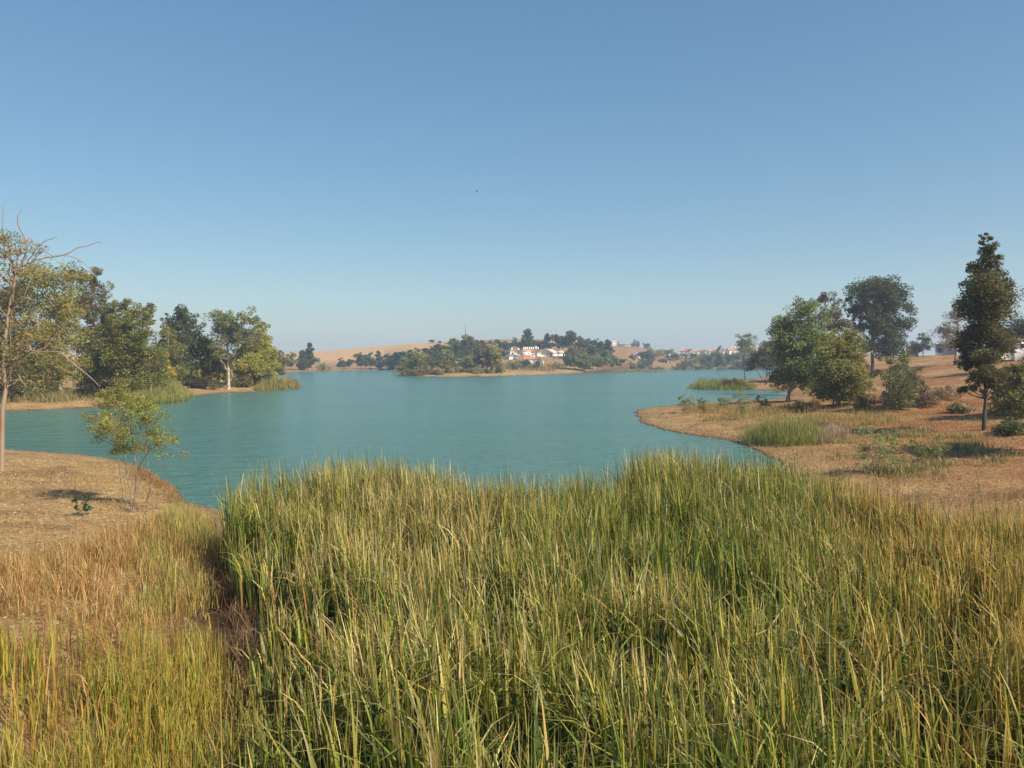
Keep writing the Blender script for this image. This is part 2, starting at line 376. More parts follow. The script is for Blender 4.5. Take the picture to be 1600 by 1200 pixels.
pB = [(-14, 8), (-14, 13.9), (-9.5, 13.6), (-7.5, 14.2), (-5.6, 14.9), (-4.6, 13.6), (-4.1, 11.5), (-3.9, 8), (-4, 6)]
patch('short_reeds', 'thin yellow green reeds with rusty tips in the left foreground', pB, 22000, .85, .22, .018,
      [(.30, .32, .04), (.40, .38, .06), (.22, .26, .035), (.48, .28, .08)], [3, 3, 2, 2], [(.36, .33, .07), (.38, .15, .045), (.48, .36, .14), (.30, .30, .05)], [2, 1.6, 1.6, 2], csd=.13, bend=(.02, .34),
      dens=lambda x, y: np.clip((fbm(x * .8, y * .8, 65) - .34) * 5, .08, 1) * (1 - .75 * smooth((y - 11.6) / 1.4)))
patch('rusty_stems', 'rust brown upright stems in the left foreground', pB, 1500, .85, .2, .014,
      [(.26, .10, .04), (.34, .15, .06)], [1, 1], [(.20, .07, .03), (.36, .15, .06)], [1, 1], clump=3, csd=.15, bend=(.02, .5))
patch('dead_reeds', 'broken dead reeds hanging over the dark channel', [(-7.9, 20.6), (-6.9, 18.2), (-5.5, 15.6), (-4.4, 12), (-3.6, 9), (-3.1, 9), (-3.9, 13), (-4.9, 16.4), (-6.4, 19.4), (-7.3, 21.2)], 2200, 1.0, .3, .016,
      [(.14, .08, .045), (.22, .13, .07)], [1, 1], [(.30, .19, .10), (.16, .09, .05)], [1, 1], bend=(.2, 1.1))
patch('channel_reeds', 'green reeds standing in the dark channel at left', [(-4.2, 15), (-3.6, 15), (-2.9, 10.6), (-2.7, 7), (-3.9, 6.5), (-4.0, 11)], 1500, 1.5, .35, .019,
      GREEN, [1, 2, 1, 2], [(.30, .32, .07), (.5, .36, .14), (.4, .2, .07)], [2, 1, 1], bend=(.05, .45), clump=4)
# sand bank litter and straw
def litter(name, label, poly, n, size, cols, p, dens=None):
    P = scatter(poly, n, dens=dens); a = rng.uniform(0, 2 * np.pi, n); L = size * rng.uniform(.4, 1.8, n); W = L * rng.uniform(.12, .4, n)
    ux = np.stack([np.cos(a), np.sin(a), rng.normal(0, .25, n)], -1) * L[:, None]; vx = np.stack([-np.sin(a), np.cos(a), rng.normal(0, .4, n)], -1) * W[:, None]
    c = P + np.array([0, 0, .012]) + np.abs(rng.normal(0, .01, n))[:, None] * np.array([0, 0, 1])
    V = np.stack([c - ux, c - vx, c + ux, c + vx], 1).reshape(-1, 3)
    C = np.repeat(pick(n, cols, p) * rng.uniform(.7, 1.2, n)[:, None], 4, 0)
    o = link(name, quads(name, V, np.arange(n * 4).reshape(-1, 4), M_REED, C)); tag(o, label, 'litter', kind='stuff')
beachL = hp([(-80, 730), (60, 712), (190, 728), (262, 775), (330, 815), (340, 960), (200, 1040), (-80, 1050)])
litter('leaf_litter', 'scattered straw and dead leaves on the left beach', beachL, 16000, .035, [(.62, .48, .26), (.24, .14, .07), (.45, .30, .14), (.7, .6, .4)], [2, 3, 2, 1])
patch('beach_tufts', 'short straw tufts dotted over the left beach', beachL, 5000, .16, .07, .008, DRY, [2, 3, 1, 3, .7], DRY, [1, 3, 1, 3, 1], clump=12, csd=.10, bend=(.1, .9),
      dens=lambda x, y: np.clip((fbm(x * .6, y * .6, 71) - .5) * 5, 0, 1))
def pebbles(name, label, pts, n, lo, hi, cols):
    ce = []
    for a, b in zip(pts[:-1], pts[1:]):
        L = math.hypot(b[0] - a[0], b[1] - a[1]); ce.append((a, b, L))
    p = np.array([c[2] for c in ce]); k = rng.choice(len(ce), n, p=p / p.sum()); t = rng.random(n)
    A = np.array([c[0] for c in ce])[k]; B = np.array([c[1] for c in ce])[k]
    q = A + (B - A) * t[:, None] + rng.normal(0, .9, (n, 2)); z = height(q[:, 0], q[:, 1]); m = z > -.06; q, z = q[m], z[m]; n = len(q)
    r = rng.uniform(lo, hi, n) * rng.uniform(.3, 1, n)
    cube = np.array([(x, y, zz) for zz in (-.6, .6) for x, y in ((-1, -1), (1, -1), (1, 1), (-1, 1))], float) * .7
    J = cube[None] * rng.uniform(.5, 1.2, (n, 8, 3)) * r[:, None, None]; a = rng.uniform(0, 6.3, n); c, s_ = np.cos(a)[:, None], np.sin(a)[:, None]
    V = np.stack([J[..., 0] * c - J[..., 1] * s_, J[..., 0] * s_ + J[..., 1] * c, J[..., 2]], -1) + np.column_stack([q, z + r * .15])[:, None]
    f = np.array([(3, 2, 1, 0), (4, 5, 6, 7), (0, 1, 5, 4), (1, 2, 6, 5), (2, 3, 7, 6), (3, 0, 4, 7)]); Q = (f[None] + (np.arange(n) * 8)[:, None, None]).reshape(-1, 4)
    C = np.repeat(pick(n, cols, [1] * len(cols)) * rng.uniform(.7, 1.2, n)[:, None], 8, 0)
    tag(link(name, quads(name, V.reshape(-1, 3), Q, M_REED, C)), label, 'stones', kind='stuff')
SC = [(.36, .26, .16), (.26, .18, .11), (.42, .32, .21)]
pebbles('shore_stones', 'small stones and clods along the water edge of the near left beach', [tuple(p) for p in lake[1:11]], 1000, .015, .06, SC)
pebbles('promontory_stones', 'stones and clods along the water edge of the right promontory', [tuple(p) for p in lake[22:36]], 2400, .02, .11, SC)
patch('shore_weeds', 'rusty weeds trailing along the edge of the near left beach', hp([(215, 728), (243, 745), (268, 768), (282, 792), (262, 790), (238, 762), (205, 738)]), 1500, .28, .1, .014, [(.36, .17, .06), (.26, .16, .07)], [1, 1], [(.46, .24, .09), (.3, .24, .09)], [1, 1], clump=14, csd=.14, bend=(.1, 1.0))
# right bank
bankR = [(12.5, 23), (13.2, 30), (14.6, 40), (16, 46), (13, 55), (14, 66), (24, 76), (32, 84), (46, 90), (70, 90), (70, 46), (32, 20), (13, 18.6)]
patch('bank_grass', 'reddish dry grass tufts across the right bank', bankR, 34000, .26, .10, .014, [(.38, .20, .07), (.44, .30, .12), (.30, .13, .05), (.26, .22, .06)], [3, 3, 2, 2],
      [(.46, .28, .11), (.54, .40, .18), (.34, .16, .06), (.28, .26, .07)], [3, 3, 2, 2], clump=16, csd=.26, bend=(.1, .9), S=3,
      dens=lambda x, y: np.clip((fbm(x * .3, y * .3, 73) - .42) * 5, .03, 1))
litter('bank_litter', 'stones and dead leaves strewn over the right shore', [(12, 20), (13.5, 38), (14.5, 45), (9, 52), (9.5, 62), (30, 66), (34, 40), (24, 19)], 14000, .05, [(.50, .40, .28), (.20, .13, .08), (.40, .25, .14), (.6, .5, .36)], [2, 3, 2, 1])
patch('bank_edge_grass', 'rusty grass where the reed bed meets the right bank', [(9, 24), (13, 24.5), (24, 23), (24, 14), (15, 15), (11, 19)], 17000, .75, .25, .013,
      [(.36, .20, .06), (.22, .22, .04), (.42, .28, .10)], [2, 2, 1.3], [(.42, .24, .08), (.30, .30, .06), (.5, .36, .15)], [3, 2, 1.3], csd=.2,
      dens=lambda x, y: np.clip((fbm(x * .4, y * .4, 75) - .3) * 4, .1, 1))
RG = [(.17, .20, .04), (.24, .25, .06), (.13, .16, .03)]; RT = [(.36, .32, .09), (.48, .38, .18), (.26, .28, .06)]
def reedpx(name, label, pts, n, h, w_, low=RG, tip=RT, **k):
    return patch(name, label, hp(pts), n, h, h * .16, w_, low, [1] * len(low), tip, [1] * len(tip), clump=5, csd=.25, bend=(.02, .3), **k)
patch('bank_weeds', 'low green and grey weeds spread over the middle of the right bank', hp([(1290, 690), (1290, 725), (1370, 750), (1520, 745), (1600, 730), (1600, 690), (1500, 680), (1400, 672)]), 5200, .34, .12, .03,
      [(.20, .22, .07), (.34, .26, .12), (.28, .18, .08)], [2, 1, 1], [(.26, .28, .10), (.42, .34, .18), (.36, .2, .08)], [2, 1, 1], clump=26, csd=.28, bend=(.1, .9), S=3,
      dens=lambda x, y: np.clip((fbm(x * .5, y * .5, 83) - .5) * 6, .01, 1))
reedpx('shore_reeds', 'clump of tall green reeds at the water edge of the right promontory', [(1160, 694), (1220, 700), (1275, 697), (1300, 688), (1290, 672), (1230, 676), (1170, 680)], 3800, 1.5, .022)
reedpx('dry_shore_reeds', 'pale dead reeds at the right end of the promontory reed clump', [(1280, 697), (1312, 690), (1330, 678), (1300, 672), (1278, 680)], 1300, 1.5, .022,
       [(.34, .24, .15), (.26, .17, .10)], [(.52, .42, .30), (.44, .34, .22)])
reedpx('promontory_grass', 'golden grass covering the right promontory', [(1070, 652), (1150, 672), (1300, 672), (1420, 668), (1400, 646), (1220, 636), (1120, 634), (1060, 638)], 9000, .42, .022,
       [(.38, .28, .10), (.28, .20, .07), (.22, .2, .06)], [(.50, .38, .16), (.42, .28, .10), (.26, .26, .07)], dens=lambda x, y: np.clip((fbm(x * .35, y * .35, 77) - .38) * 6, .03, 1))
reedpx('spit_reeds', 'band of green reeds on the narrow spit beyond the promontory', [(1077, 608.5), (1130, 610), (1180, 609), (1180, 604), (1120, 601), (1085, 601)], 5200, 1.35, .05, RG, [(.26, .26, .06), (.34, .30, .10)])
reedpx('bank_reeds', 'olive yellow reeds in a clump on the far left shore', [(205, 636), (290, 629), (299, 620), (290, 612), (215, 616), (190, 626)], 9500, 2.0, .045, RG, [(.34, .31, .08), (.42, .35, .14)])
reedpx('spit_tip_reeds', 'yellow reeds on the tip of the left spit', [(398, 612), (440, 610), (466, 607), (468, 602.5), (430, 600), (398, 604)], 4500, 1.7, .05, [(.26, .22, .07), (.2, .2, .05)], [(.42, .32, .13), (.34, .28, .09)])
patch('shore_scrub', 'low dry scrub along the far left shore', hp([(-80, 634), (60, 632), (200, 625), (200, 617), (60, 618), (-80, 620)]), 6500, .8, .3, .05,
      [(.30, .24, .10), (.20, .18, .06)], [1, 1], [(.40, .32, .14), (.26, .25, .08)], [1, 1], csd=.5, S=3, bend=(.1, .8), dens=lambda x, y: np.clip((fbm(x * .2, y * .2, 79) - .4) * 5, 0, 1))
patch('far_shore_grass', 'brown grass and weeds along the far shore below the houses', [w0(655, 586.5)] + [w0(p, q) for p, q in [(760, 586.5), (830, 584.5), (930, 581), (985, 578.5)]] + [(85, 350), (0, 345), (-40, 325), (-50, 300)],
      9000, 1.1, .4, .14, [(.30, .20, .10), (.24, .20, .07)], [1, 1], [(.42, .30, .15), (.30, .27, .10)], [1, 1], csd=1.0, S=3, bend=(.1, .7), dens=lambda x, y: np.clip((fbm(x * .08, y * .08, 81) - .4) * 5, 0, 1))

# ------------------------------------------------------------------ trees
def tube(path, rad, ns=7):
    p = np.array(path, float); n = len(p); rad = np.array(rad, float)
    T = np.gradient(p, axis=0); T /= np.linalg.norm(T, axis=1)[:, None] + 1e-9
    up = np.where(np.abs(T[:, 2:3]) > .9, np.array([[1., 0, 0]]), np.array([[0, 0, 1.]]))
    A = np.cross(T, up); A /= np.linalg.norm(A, axis=1)[:, None]; B = np.cross(T, A)
    a = np.linspace(0, 2 * np.pi, ns, endpoint=False)
    V = p[:, None] + rad[:, None, None] * (np.cos(a)[None, :, None] * A[:, None] + np.sin(a)[None, :, None] * B[:, None])
    i, j = np.meshgrid(np.arange(n - 1), np.arange(ns), indexing='ij'); j2 = (j + 1) % ns
    return V.reshape(-1, 3), np.stack([i * ns + j, i * ns + j2, (i + 1) * ns + j2, (i + 1) * ns + j], -1).reshape(-1, 4)
def joinq(parts):
    V, Q, o = [], [], 0
    for v, q in parts: V.append(v); Q.append(q + o); o += len(v)
    return np.concatenate(V), np.concatenate(Q)
def limb(a, b, r0, r1, sag=.12, n=6, ns=6):
    a = np.array(a, float); b = np.array(b, float); L = np.linalg.norm(b - a); s = np.linspace(0, 1, n)[:, None]
    p = a + (b - a) * s; off = rng.normal(0, sag * .35 * L, 3); p += off * np.sin(np.pi * s)
    p[:, 2] += (-sag * L * np.sin(np.pi * s) * .6)[:, 0]
    p[1:-1] += rng.normal(0, .02 * L, (n - 2, 3))
    return tube(p, np.linspace(r0, r1, n), ns)
def tree_meshes(H, lobes, nleaf, leaf, col, trunkr=None, stems=1, bark=M_BARK, clear=.18, dens=1.0, droop=.5, extra=None, cl=(.40, .10), twig=1.0, trunkpath=None, ns=7):
    """lobes: (x,y,z,r,rz) metres about the base; returns trunk mesh, crown mesh"""
    lobes = [np.array(l, float) for l in lobes]; trunkr = trunkr or H * .018
    parts = []; top = max(l[2] for l in lobes)
    paths = []
    for k in range(stems):
        if trunkpath is not None and k == 0: p = np.array(trunkpath, float)
        else:
            tgt = max(lobes, key=lambda l: l[2] - .3 * abs(l[0])) if stems == 1 else lobes[rng.integers(len(lobes))]
            s = np.linspace(0, 1, 9)[:, None]; b0 = np.array([0, 0, -.25]) + (rng.normal(0, trunkr * 2.5, 3) * [1, 1, 0] if k else 0)
            p = b0 + (np.array([tgt[0] * .8, tgt[1] * .8, min(tgt[2] + .2 * tgt[4], H * .95)]) - b0) * s
            p[:, :2] += np.sin(s * np.pi * rng.uniform(1, 2)) * rng.normal(0, .022 * H, 2) + rng.normal(0, .006 * H, (9, 2)) * (s > .05)
        r = trunkr * (1.35 - .35 * np.clip(np.linspace(0, 12, len(p)), 0, 1)) * np.linspace(1, .18, len(p)) / (1 if stems == 1 else 1.5)
        parts.append(tube(p, r, ns)); paths.append((p, r))
    V, C = [], []
    tot = sum(l[3] ** 2 * (l[4] if len(l) > 4 else l[3]) ** .8 for l in lobes)
    col = np.array(col)
    for li, l in enumerate(lobes):
        p, r = paths[rng.integers(len(paths))]
        lz = l[4]; att = np.argmin(np.abs(p[:, 2] - max(clear * H, l[2] - .9 * lz - .12 * H)) + .0)
        if np.linalg.norm(p[att] - l[:3]) > .02 * H:
            parts.append(limb(p[att], l[:3], r[att] * .38, r[att] * .1 + .0006 * H, n=6, ns=5))
        nl = int(nleaf * dens * (l[3] ** 2 * lz ** .8) / tot); nc = max(5, int(nl / 55))
        d = rng.normal(0, 1, (nc, 3)); d /= np.linalg.norm(d, axis=1)[:, None]
        rad = rng.uniform(.25, 1.0, nc) ** .5 * (1 + .38 * (rng.random(nc) < .22))
        cc = l[:3] + d * rad[:, None] * np.array([l[3], l[3], lz])
        cs = rng.uniform(.5, 1.5, nc) * l[3] * cl[0]
        for q in range(min(int(10 * twig), nc)):
            parts.append(limb(l[:3] + rng.normal(0, .15, 3) * l[3], cc[q], .0022 * H, .0008 * H, n=4, ns=4))
        cnt = rng.poisson(nl / nc * (cs / cs.mean()) ** 1.2)
        idx = np.repeat(np.arange(nc), cnt); m = len(idx)
        g = rng.normal(0, 1, (m, 3)); g *= (1 / np.maximum(1, np.linalg.norm(g, axis=1) / 1.5))[:, None]
        pos = cc[idx] + g * cs[idx][:, None] * np.array([.62, .62, .5])
        a = rng.uniform(0, 2 * np.pi, m); el = -rng.uniform(-.6, 1.3, m) * droop * 1.6
        u = np.stack([np.cos(a) * np.cos(el), np.sin(a) * np.cos(el), np.sin(el)], -1)
        rn = rng.normal(0, 1, (m, 3)); v = np.cross(u, rn); v /= np.linalg.norm(v, axis=1)[:, None] + 1e-9
        L = leaf * rng.uniform(.6, 1.4, m)[:, None]; W = L * rng.uniform(.28, .5, m)[:, None]
        V.append(np.stack([pos - u * L * .5, pos - v * W * .5, pos + u * L * .5, pos + v * W * .5], 1))
        ct = np.clip(rng.normal(1, .20, nc), .55, 1.5)[:, None] * (1 + rng.normal(0, .06, (nc, 3)))
        brown = (rng.random(nc) < .10)[:, None]
        base = np.where(brown, col * .6 + np.array((.14, .09, .04)) * .5, col) * ct
        C.append(np.repeat((base[idx] * rng.uniform(.7, 1.35, (m, 1)))[:, None], 4, 1))
    if extra: parts += extra
    tv, tq = joinq(parts); V = np.concatenate(V).reshape(-1, 3); C = np.concatenate(C).reshape(-1, 3)
    return quads('trunk', tv, tq, bark, smooth=True), quads('crown', V, np.arange(len(V)).reshape(-1, 4), M_LEAF, np.clip(C, .01, 1))
def place(name, label, cat, tm, cm, loc, group=None, scale=(1, 1, 1), rz=0):
    o = bpy.data.objects.new(name, None); COL.objects.link(o); o.location = loc; o.scale = scale; o.rotation_euler = (0, 0, rz)
    o.empty_display_size = .3
    tag(o, label, cat, group); link('trunk', tm, o); link('crown', cm, o); return o
OLIVE = (.25, .24, .070); DARKG = (.120, .135, .055); MIDG = (.19, .22, .085); PALEG = (.28, .28, .15); BROWN = (.22, .16, .09); YEL = (.30, .28, .08); DOLIVE = (.21, .20, .065)
def deep(lob, seed_r=.45):
    """photo lobes (x,z,r,rz) -> volume lobes spread in depth as well"""
    out = []
    for (x, z, r, rz) in lob:
        out.append((x, rng.normal(0, .3) * r, z, r, rz))
        out.append((x * .75 + rng.normal(0, .3) * r, rng.choice([-1, 1]) * r * rng.uniform(.6, 1.1), z + rng.normal(0, .15) * rz, r * .85, rz * .85))
    return out
def tree_px(name, label, cat, bpx, bpy_, lob, nleaf, leaf, col, D=None, group=None, **k):
    """lob given as photo circles (px, py, rx, ry); base at pixel bpx,bpy_ on the ground"""
    b = hit(bpx, bpy_) if D is None else az(bpx, bpy_, D)
    if D is not None: b[2] = max(gz(b[0], b[1]), 0)
    m = b[1] / F; yb = 600 - (math.tan(math.atan((b[2] - CAM_H) / b[1]) + PITCH)) * F
    L = [((px - bpx) * m, (yb - py) * m, rx * m, ry * m) for px, py, rx, ry in lob]
    H = max(l[1] + l[3] for l in L)
    tm, cm = tree_meshes(H, deep(L), nleaf, leaf, col, **k)
    return place(name, label, cat, tm, cm, b - np.array([0, 0, .05]), group)
E = 'eucalyptus_tree'
# --- right bank
tree_px('conical_tree', 'tall dark cone shaped tree with bare lower trunk standing alone on the right bank', 'tree', 1538, 672,
        [(1537 + (q[0] - 1537) * .92, q[1] + 4, q[2] * .82, q[3] * .9) for q in [(1536, 372, 10, 16), (1536, 392, 18, 16), (1542, 415, 24, 18), (1528, 438, 26, 18), (1556, 440, 20, 14), (1540, 462, 34, 18), (1564, 448, 10, 8), (1520, 480, 26, 20), (1558, 485, 26, 20),
         (1536, 510, 30, 20), (1515, 535, 24, 18), (1560, 530, 26, 20), (1538, 555, 28, 18), (1512, 562, 18, 12), (1532, 585, 24, 12), (1556, 580, 22, 14), (1508, 600, 14, 9), (1497, 606, 8, 6)]],
        42000, .17, (.13, .12, .05), clear=.2, bark=M_DARKBARK, trunkr=.13, cl=(.42, .1),
        trunkpath=[(0, 0, -.3), (-.02, 0, .8), (.05, 0, 2), (-.03, 0, 3.5), (.05, 0, 5.5), (.0, 0, 8), (-.05, 0, 10.8)])
tree_px(E, 'big dark round crowned eucalyptus on the right, tallest of the bank group', 'tree', 1362, 584,
        [(1370 + (q[0] - 1370) * .92, q[1] + 4, q[2] * .86, q[3] * .92) for q in [(1340, 452, 26, 18), (1375, 448, 30, 17), (1400, 462, 22, 20), (1322, 478, 16, 20), (1345, 485, 20, 14), (1412, 490, 20, 28), (1395, 510, 24, 22), (1362, 505, 20, 18), (1370, 480, 24, 16), (1335, 505, 16, 12), (1400, 540, 24, 16), (1375, 540, 18, 16), (1350, 535, 16, 12)]],
        36000, .40, (.075, .088, .030), D=150, clear=.3, bark=M_DARKBARK, trunkr=.34, cl=(.38, .1))
tree_px(E, 'fresh green eucalyptus with pale trunk at the inlet end on the right bank', 'tree', 1227, 628,
        [(1220, 500, 16, 14), (1255, 478, 20, 16), (1270, 498, 20, 18), (1235, 520, 28, 20), (1265, 530, 26, 22), (1225, 550, 24, 18), (1258, 562, 30, 20), (1212, 530, 14, 16), (1238, 590, 28, 16), (1270, 590, 24, 18), (1218, 585, 14, 14)],
        26000, .26, (.21, .25, .10), clear=.18, trunkr=.16, stems=2, bark=M_BARK)
tree_px(E, 'thin brownish eucalyptus seen between the green one and the big dark one', 'tree', 1300, 596,
        [(1296, 470, 14, 14), (1288, 490, 12, 14), (1308, 500, 18, 18), (1318, 518, 16, 14), (1290, 525, 16, 18), (1305, 550, 20, 18)], 7500, .34, (.12, .095, .06), D=118, clear=.3, stems=2, trunkr=.18)
tree_px(E, 'bushy olive eucalyptus reaching to the ground in front of the big dark one', 'tree', 1308, 634,
        [(1325, 530, 20, 16), (1300, 545, 22, 18), (1335, 555, 20, 18), (1310, 575, 28, 20), (1285, 580, 16, 18), (1338, 590, 22, 20), (1312, 606, 30, 16), (1288, 608, 18, 14), (1342, 610, 20, 14)],
        24000, .24, (.25, .24, .08), clear=.08, stems=3, trunkr=.13)
tree_px('young_tree', 'small round green tree in front of the bare red slope', 'tree', 1408, 640,
        [(1412, 565, 16, 13), (1400, 582, 20, 16), (1424, 585, 16, 16), (1408, 603, 26, 16), (1430, 610, 14, 14), (1412, 625, 20, 10)], 7000, .19, (.15, .18, .075), clear=.06, stems=3, trunkr=.08)
tree_px('young_tree', 'airy sapling with few leaves standing before the reed clump on the right bank', 'tree', 1368, 742,
        [(1350, 668, 16, 12), (1385, 680, 20, 12), (1362, 695, 24, 13), (1410, 692, 20, 10), (1345, 708, 16, 10), (1385, 712, 22, 10)], 3000, .10, (.25, .27, .10), clear=.1, stems=4, trunkr=.03, cl=(.4, .1))
tree_px('young_tree', 'low green sapling at the right edge of the red soil', 'tree', 1450, 722, [(1440, 700, 14, 9), (1460, 698, 14, 9), (1450, 710, 16, 8)], 1200, .10, (.25, .27, .10), clear=.1, stems=3, trunkr=.025)
tree_px(E, 'gum tree standing just outside the right edge of the photo whose shadow crosses the bank', 'tree', 1690, 712,
        [(1680, 560, 36, 26), (1715, 540, 36, 26), (1700, 590, 44, 26), (1735, 580, 30, 28), (1690, 510, 26, 22)], 12000, .18, DOLIVE, clear=.3, trunkr=.14)
tree_px('umbrella_pine', 'dark flat topped pine cut by the right edge of the photo', 'tree', 1612, 570,
        [(1580, 512, 22, 12), (1605, 508, 28, 12), (1635, 510, 26, 13), (1594, 522, 24, 10), (1625, 522, 26, 10)], 9000, .3, (.035, .045, .02), D=120, clear=.5, bark=M_DARKBARK)
tree_px('olive_tree', 'dense olive bush tree behind the cone shaped tree at the right edge', 'tree', 1596, 650,
        [(1580, 590, 20, 20), (1610, 580, 26, 24), (1570, 615, 16, 18), (1600, 620, 28, 22), (1635, 610, 26, 26), (1590, 638, 26, 14)], 15000, .2, DOLIVE, clear=.05, stems=4)
tree_px(E, 'brown leaved tree rising left behind the cone shaped tree', 'tree', 1492, 560,
        [(1496, 480, 12, 14), (1488, 500, 16, 14), (1476, 520, 16, 12), (1498, 525, 20, 16), (1470, 536, 14, 9)], 6500, .3, BROWN, D=150, clear=.3)
tree_px('round_tree', 'small dark tree beside the blue grey building on the right skyline', 'tree', 1444, 553, [(1443, 530, 8, 8), (1448, 540, 10, 8), (1438, 543, 8, 7)], 2600, .34, (.07, .09, .05), D=185, clear=.1)
tree_px('round_tree', 'low green tree on the right skyline just right of the big dark eucalyptus', 'tree', 1428, 555, [(1424, 540, 9, 8), (1434, 546, 8, 6)], 2200, .34, (.10, .12, .07), D=190, clear=.1)
for (bx, by, rx, ry, c, lb) in [(1392, 632, 20, 14, (.30, .22, .13), 'dry brown bush under the bushy olive eucalyptus'), (1350, 636, 16, 11, (.24, .19, .09), 'dark olive bush left of the small round green tree'),
        (1448, 630, 20, 13, (.2, .15, .09), 'grey brown bush right of the small round green tree'), (1480, 622, 18, 14, (.30, .22, .13), 'brown bush on the slope left of the cone shaped tree'),
        (1262, 640, 16, 9, (.17, .13, .06), 'low brown bush beneath the fresh green eucalyptus'), (1500, 640, 15, 7, (.34, .28, .14), 'low straw coloured bush at the left foot of the cone shaped tree'),
        (1580, 675, 24, 11, (.12, .14, .05), 'green bush right of the cone shaped tree trunk')]:
    tree_px('bush', lb, 'bush', bx, by + 4, [(bx - rx * .5, by - ry * .7, rx * .7, ry * .8), (bx + rx * .4, by - ry * .9, rx * .7, ry * .9), (bx, by - ry * .3, rx, ry * .6)], 2600, .16, c, clear=.02, stems=5, trunkr=.02, twig=1)
for (bx, by, top, rx, lb) in [(1072, 646, 612, 14, 'airy green shrub at the tip of the right promontory'), (1132, 640, 618, 12, 'thin shrub in the middle of the promontory shore'),
        (1160, 655, 606, 16, 'airy pale green shrub in front of the narrow inlet'), (1190, 640, 616, 11, 'small shrub left of the fresh green eucalyptus'), (1098, 644, 622, 9, 'small shrub second from the promontory tip')]:
    h = by - top
    tree_px('shrub', lb, 'shrub', bx, by, [(bx - rx * .4, top + h * .25, rx * .5, h * .2), (bx + rx * .45, top + h * .35, rx * .5, h * .2), (bx, top + h * .6, rx * .8, h * .22)], 1000, .14, (.28, .28, .12), clear=.05, stems=5, trunkr=.02, cl=(.45, .1))
tree_px('bush', 'reddish brown bush on the spit reeds', 'bush', 1142, 607, [(1136, 598, 10, 5), (1148, 597, 12, 5), (1160, 600, 9, 4)], 2400, .28, (.12, .07, .05), clear=.02, stems=3)
tree_px(E, 'slender tree with pale umbrella crown on the spit before the village', 'tree', 1165, 592,
        [(1163, 527, 9, 7), (1156, 536, 9, 6), (1170, 537, 11, 7), (1163, 545, 13, 5)], 3600, .42, PALEG, clear=.45, trunkr=.16, bark=M_DARKBARK)
tree_px(E, 'dark bushy tree on the spit left of the fresh green eucalyptus', 'tree', 1196, 592,
        [(1190, 552, 14, 9), (1205, 545, 12, 10), (1182, 566, 14, 8), (1200, 568, 14, 9), (1172, 572, 10, 6)], 6500, .38, (.085, .085, .045), clear=.2, stems=2)
tree_px(E, 'grey green tree top showing left above the fresh green eucalyptus', 'tree', 1204, 586, [(1196, 534, 9, 7), (1203, 540, 9, 8), (1193, 546, 9, 7), (1208, 552, 10, 9)], 3600, .45, (.12, .12, .085), clear=.3)
# --- left bank
def chaikin(p, k=2):
    p = np.array(p, float)
    for _ in range(k):
        q = np.empty((len(p) * 2, 3)); q[0] = p[0]; q[-1] = p[-1]; q[1:-1:2] = p[:-1] * .75 + p[1:] * .25; q[2::2] = p[:-1] * .25 + p[1:] * .75; p = q
    return p
def bare(path, r0, r1, b, m, bpx, yb):
    p = chaikin([((x - bpx) * m, dy, (yb - y) * m) for x, y, dy in path]); p[1:-1] += rng.normal(0, .018, (len(p) - 2, 3)); r0 *= .68; return tube(p, np.linspace(r0, r1, len(p)), 6)
def left_edge_tree():
    bx, by = 0, 737; b = hit(bx, by); m = b[1] / F; yb = by
    P = lambda pts, r0, r1: bare(pts, r0, r1, b, m, bx, yb)
    ex = [P([(30, 430, 0), (45, 408, .2), (70, 400, .5), (98, 396, .6), (118, 380, .9), (145, 373, 1.1)], .085, .012), P([(98, 396, .6), (118, 404, .8), (128, 415, .9), (136, 428, 1.0)], .035, .008),
          P([(26, 448, 0), (0, 418, -.4), (-30, 400, -.8)], .09, .03), P([(33, 428, 0), (60, 385, -.3), (40, 352, -.4), (48, 330, -.3)], .07, .01), P([(28, 440, 0), (15, 400, .5), (-5, 360, .6), (0, 310, .7)], .08, .01),
          P([(45, 408, .2), (70, 378, .1), (98, 372, -.1)], .035, .008), P([(25, 455, 0), (0, 458, .3), (-25, 452, .6)], .06, .02), P([(98, 396, .6), (92, 414, .3), (88, 400, 0)], .02, .006),
          P([(12, 560, 0), (45, 545, -.6), (70, 538, -.9), (72, 548, -1.0), (90, 550, -1.1), (122, 549, -1.3), (150, 570, -1.5), (178, 590, -1.7), (190, 602, -1.7)], .075, .01),
          P([(18, 480, 0), (50, 462, -.4), (75, 474, -.6), (95, 470, -.7)], .05, .01), P([(10, 600, 0), (30, 592, -.3), (55, 596, -.6)], .05, .01)]
    tp = [((x - bx) * m, 0, (yb - y) * m) for x, y in [(2, 748), (3, 735), (4, 690), (6, 640), (12, 605), (8, 575), (12, 535), (17, 495), (24, 460), (31, 430), (34, 405), (30, 380)]]
    L = [((px - bx) * m, (yb - py) * m, rx * m, ry * m) for px, py, rx, ry in [(45, 375, 26, 13), (20, 400, 30, 16), (75, 395, 22, 12), (0, 370, 22, 14), (60, 425, 24, 12), (-20, 420, 36, 26), (-60, 380, 40, 30),
         (20, 500, 26, 22), (45, 540, 30, 20), (10, 560, 26, 22), (-30, 520, 34, 34), (60, 500, 24, 18), (30, 590, 26, 16), (-50, 590, 30, 30), (95, 520, 16, 12), (-80, 470, 40, 36)]]
    tm, cm = tree_meshes(12, deep(L), 8500, .12, (.28, .25, .09), trunkr=.125, trunkpath=tp, clear=.3, bark=M_REDBARK, extra=ex, cl=(.46, .1), twig=1.6)
    place(E, 'tall sparse tree with peeling orange trunk and bare twisted limbs at the left edge', 'tree', tm, cm, b)
left_edge_tree()
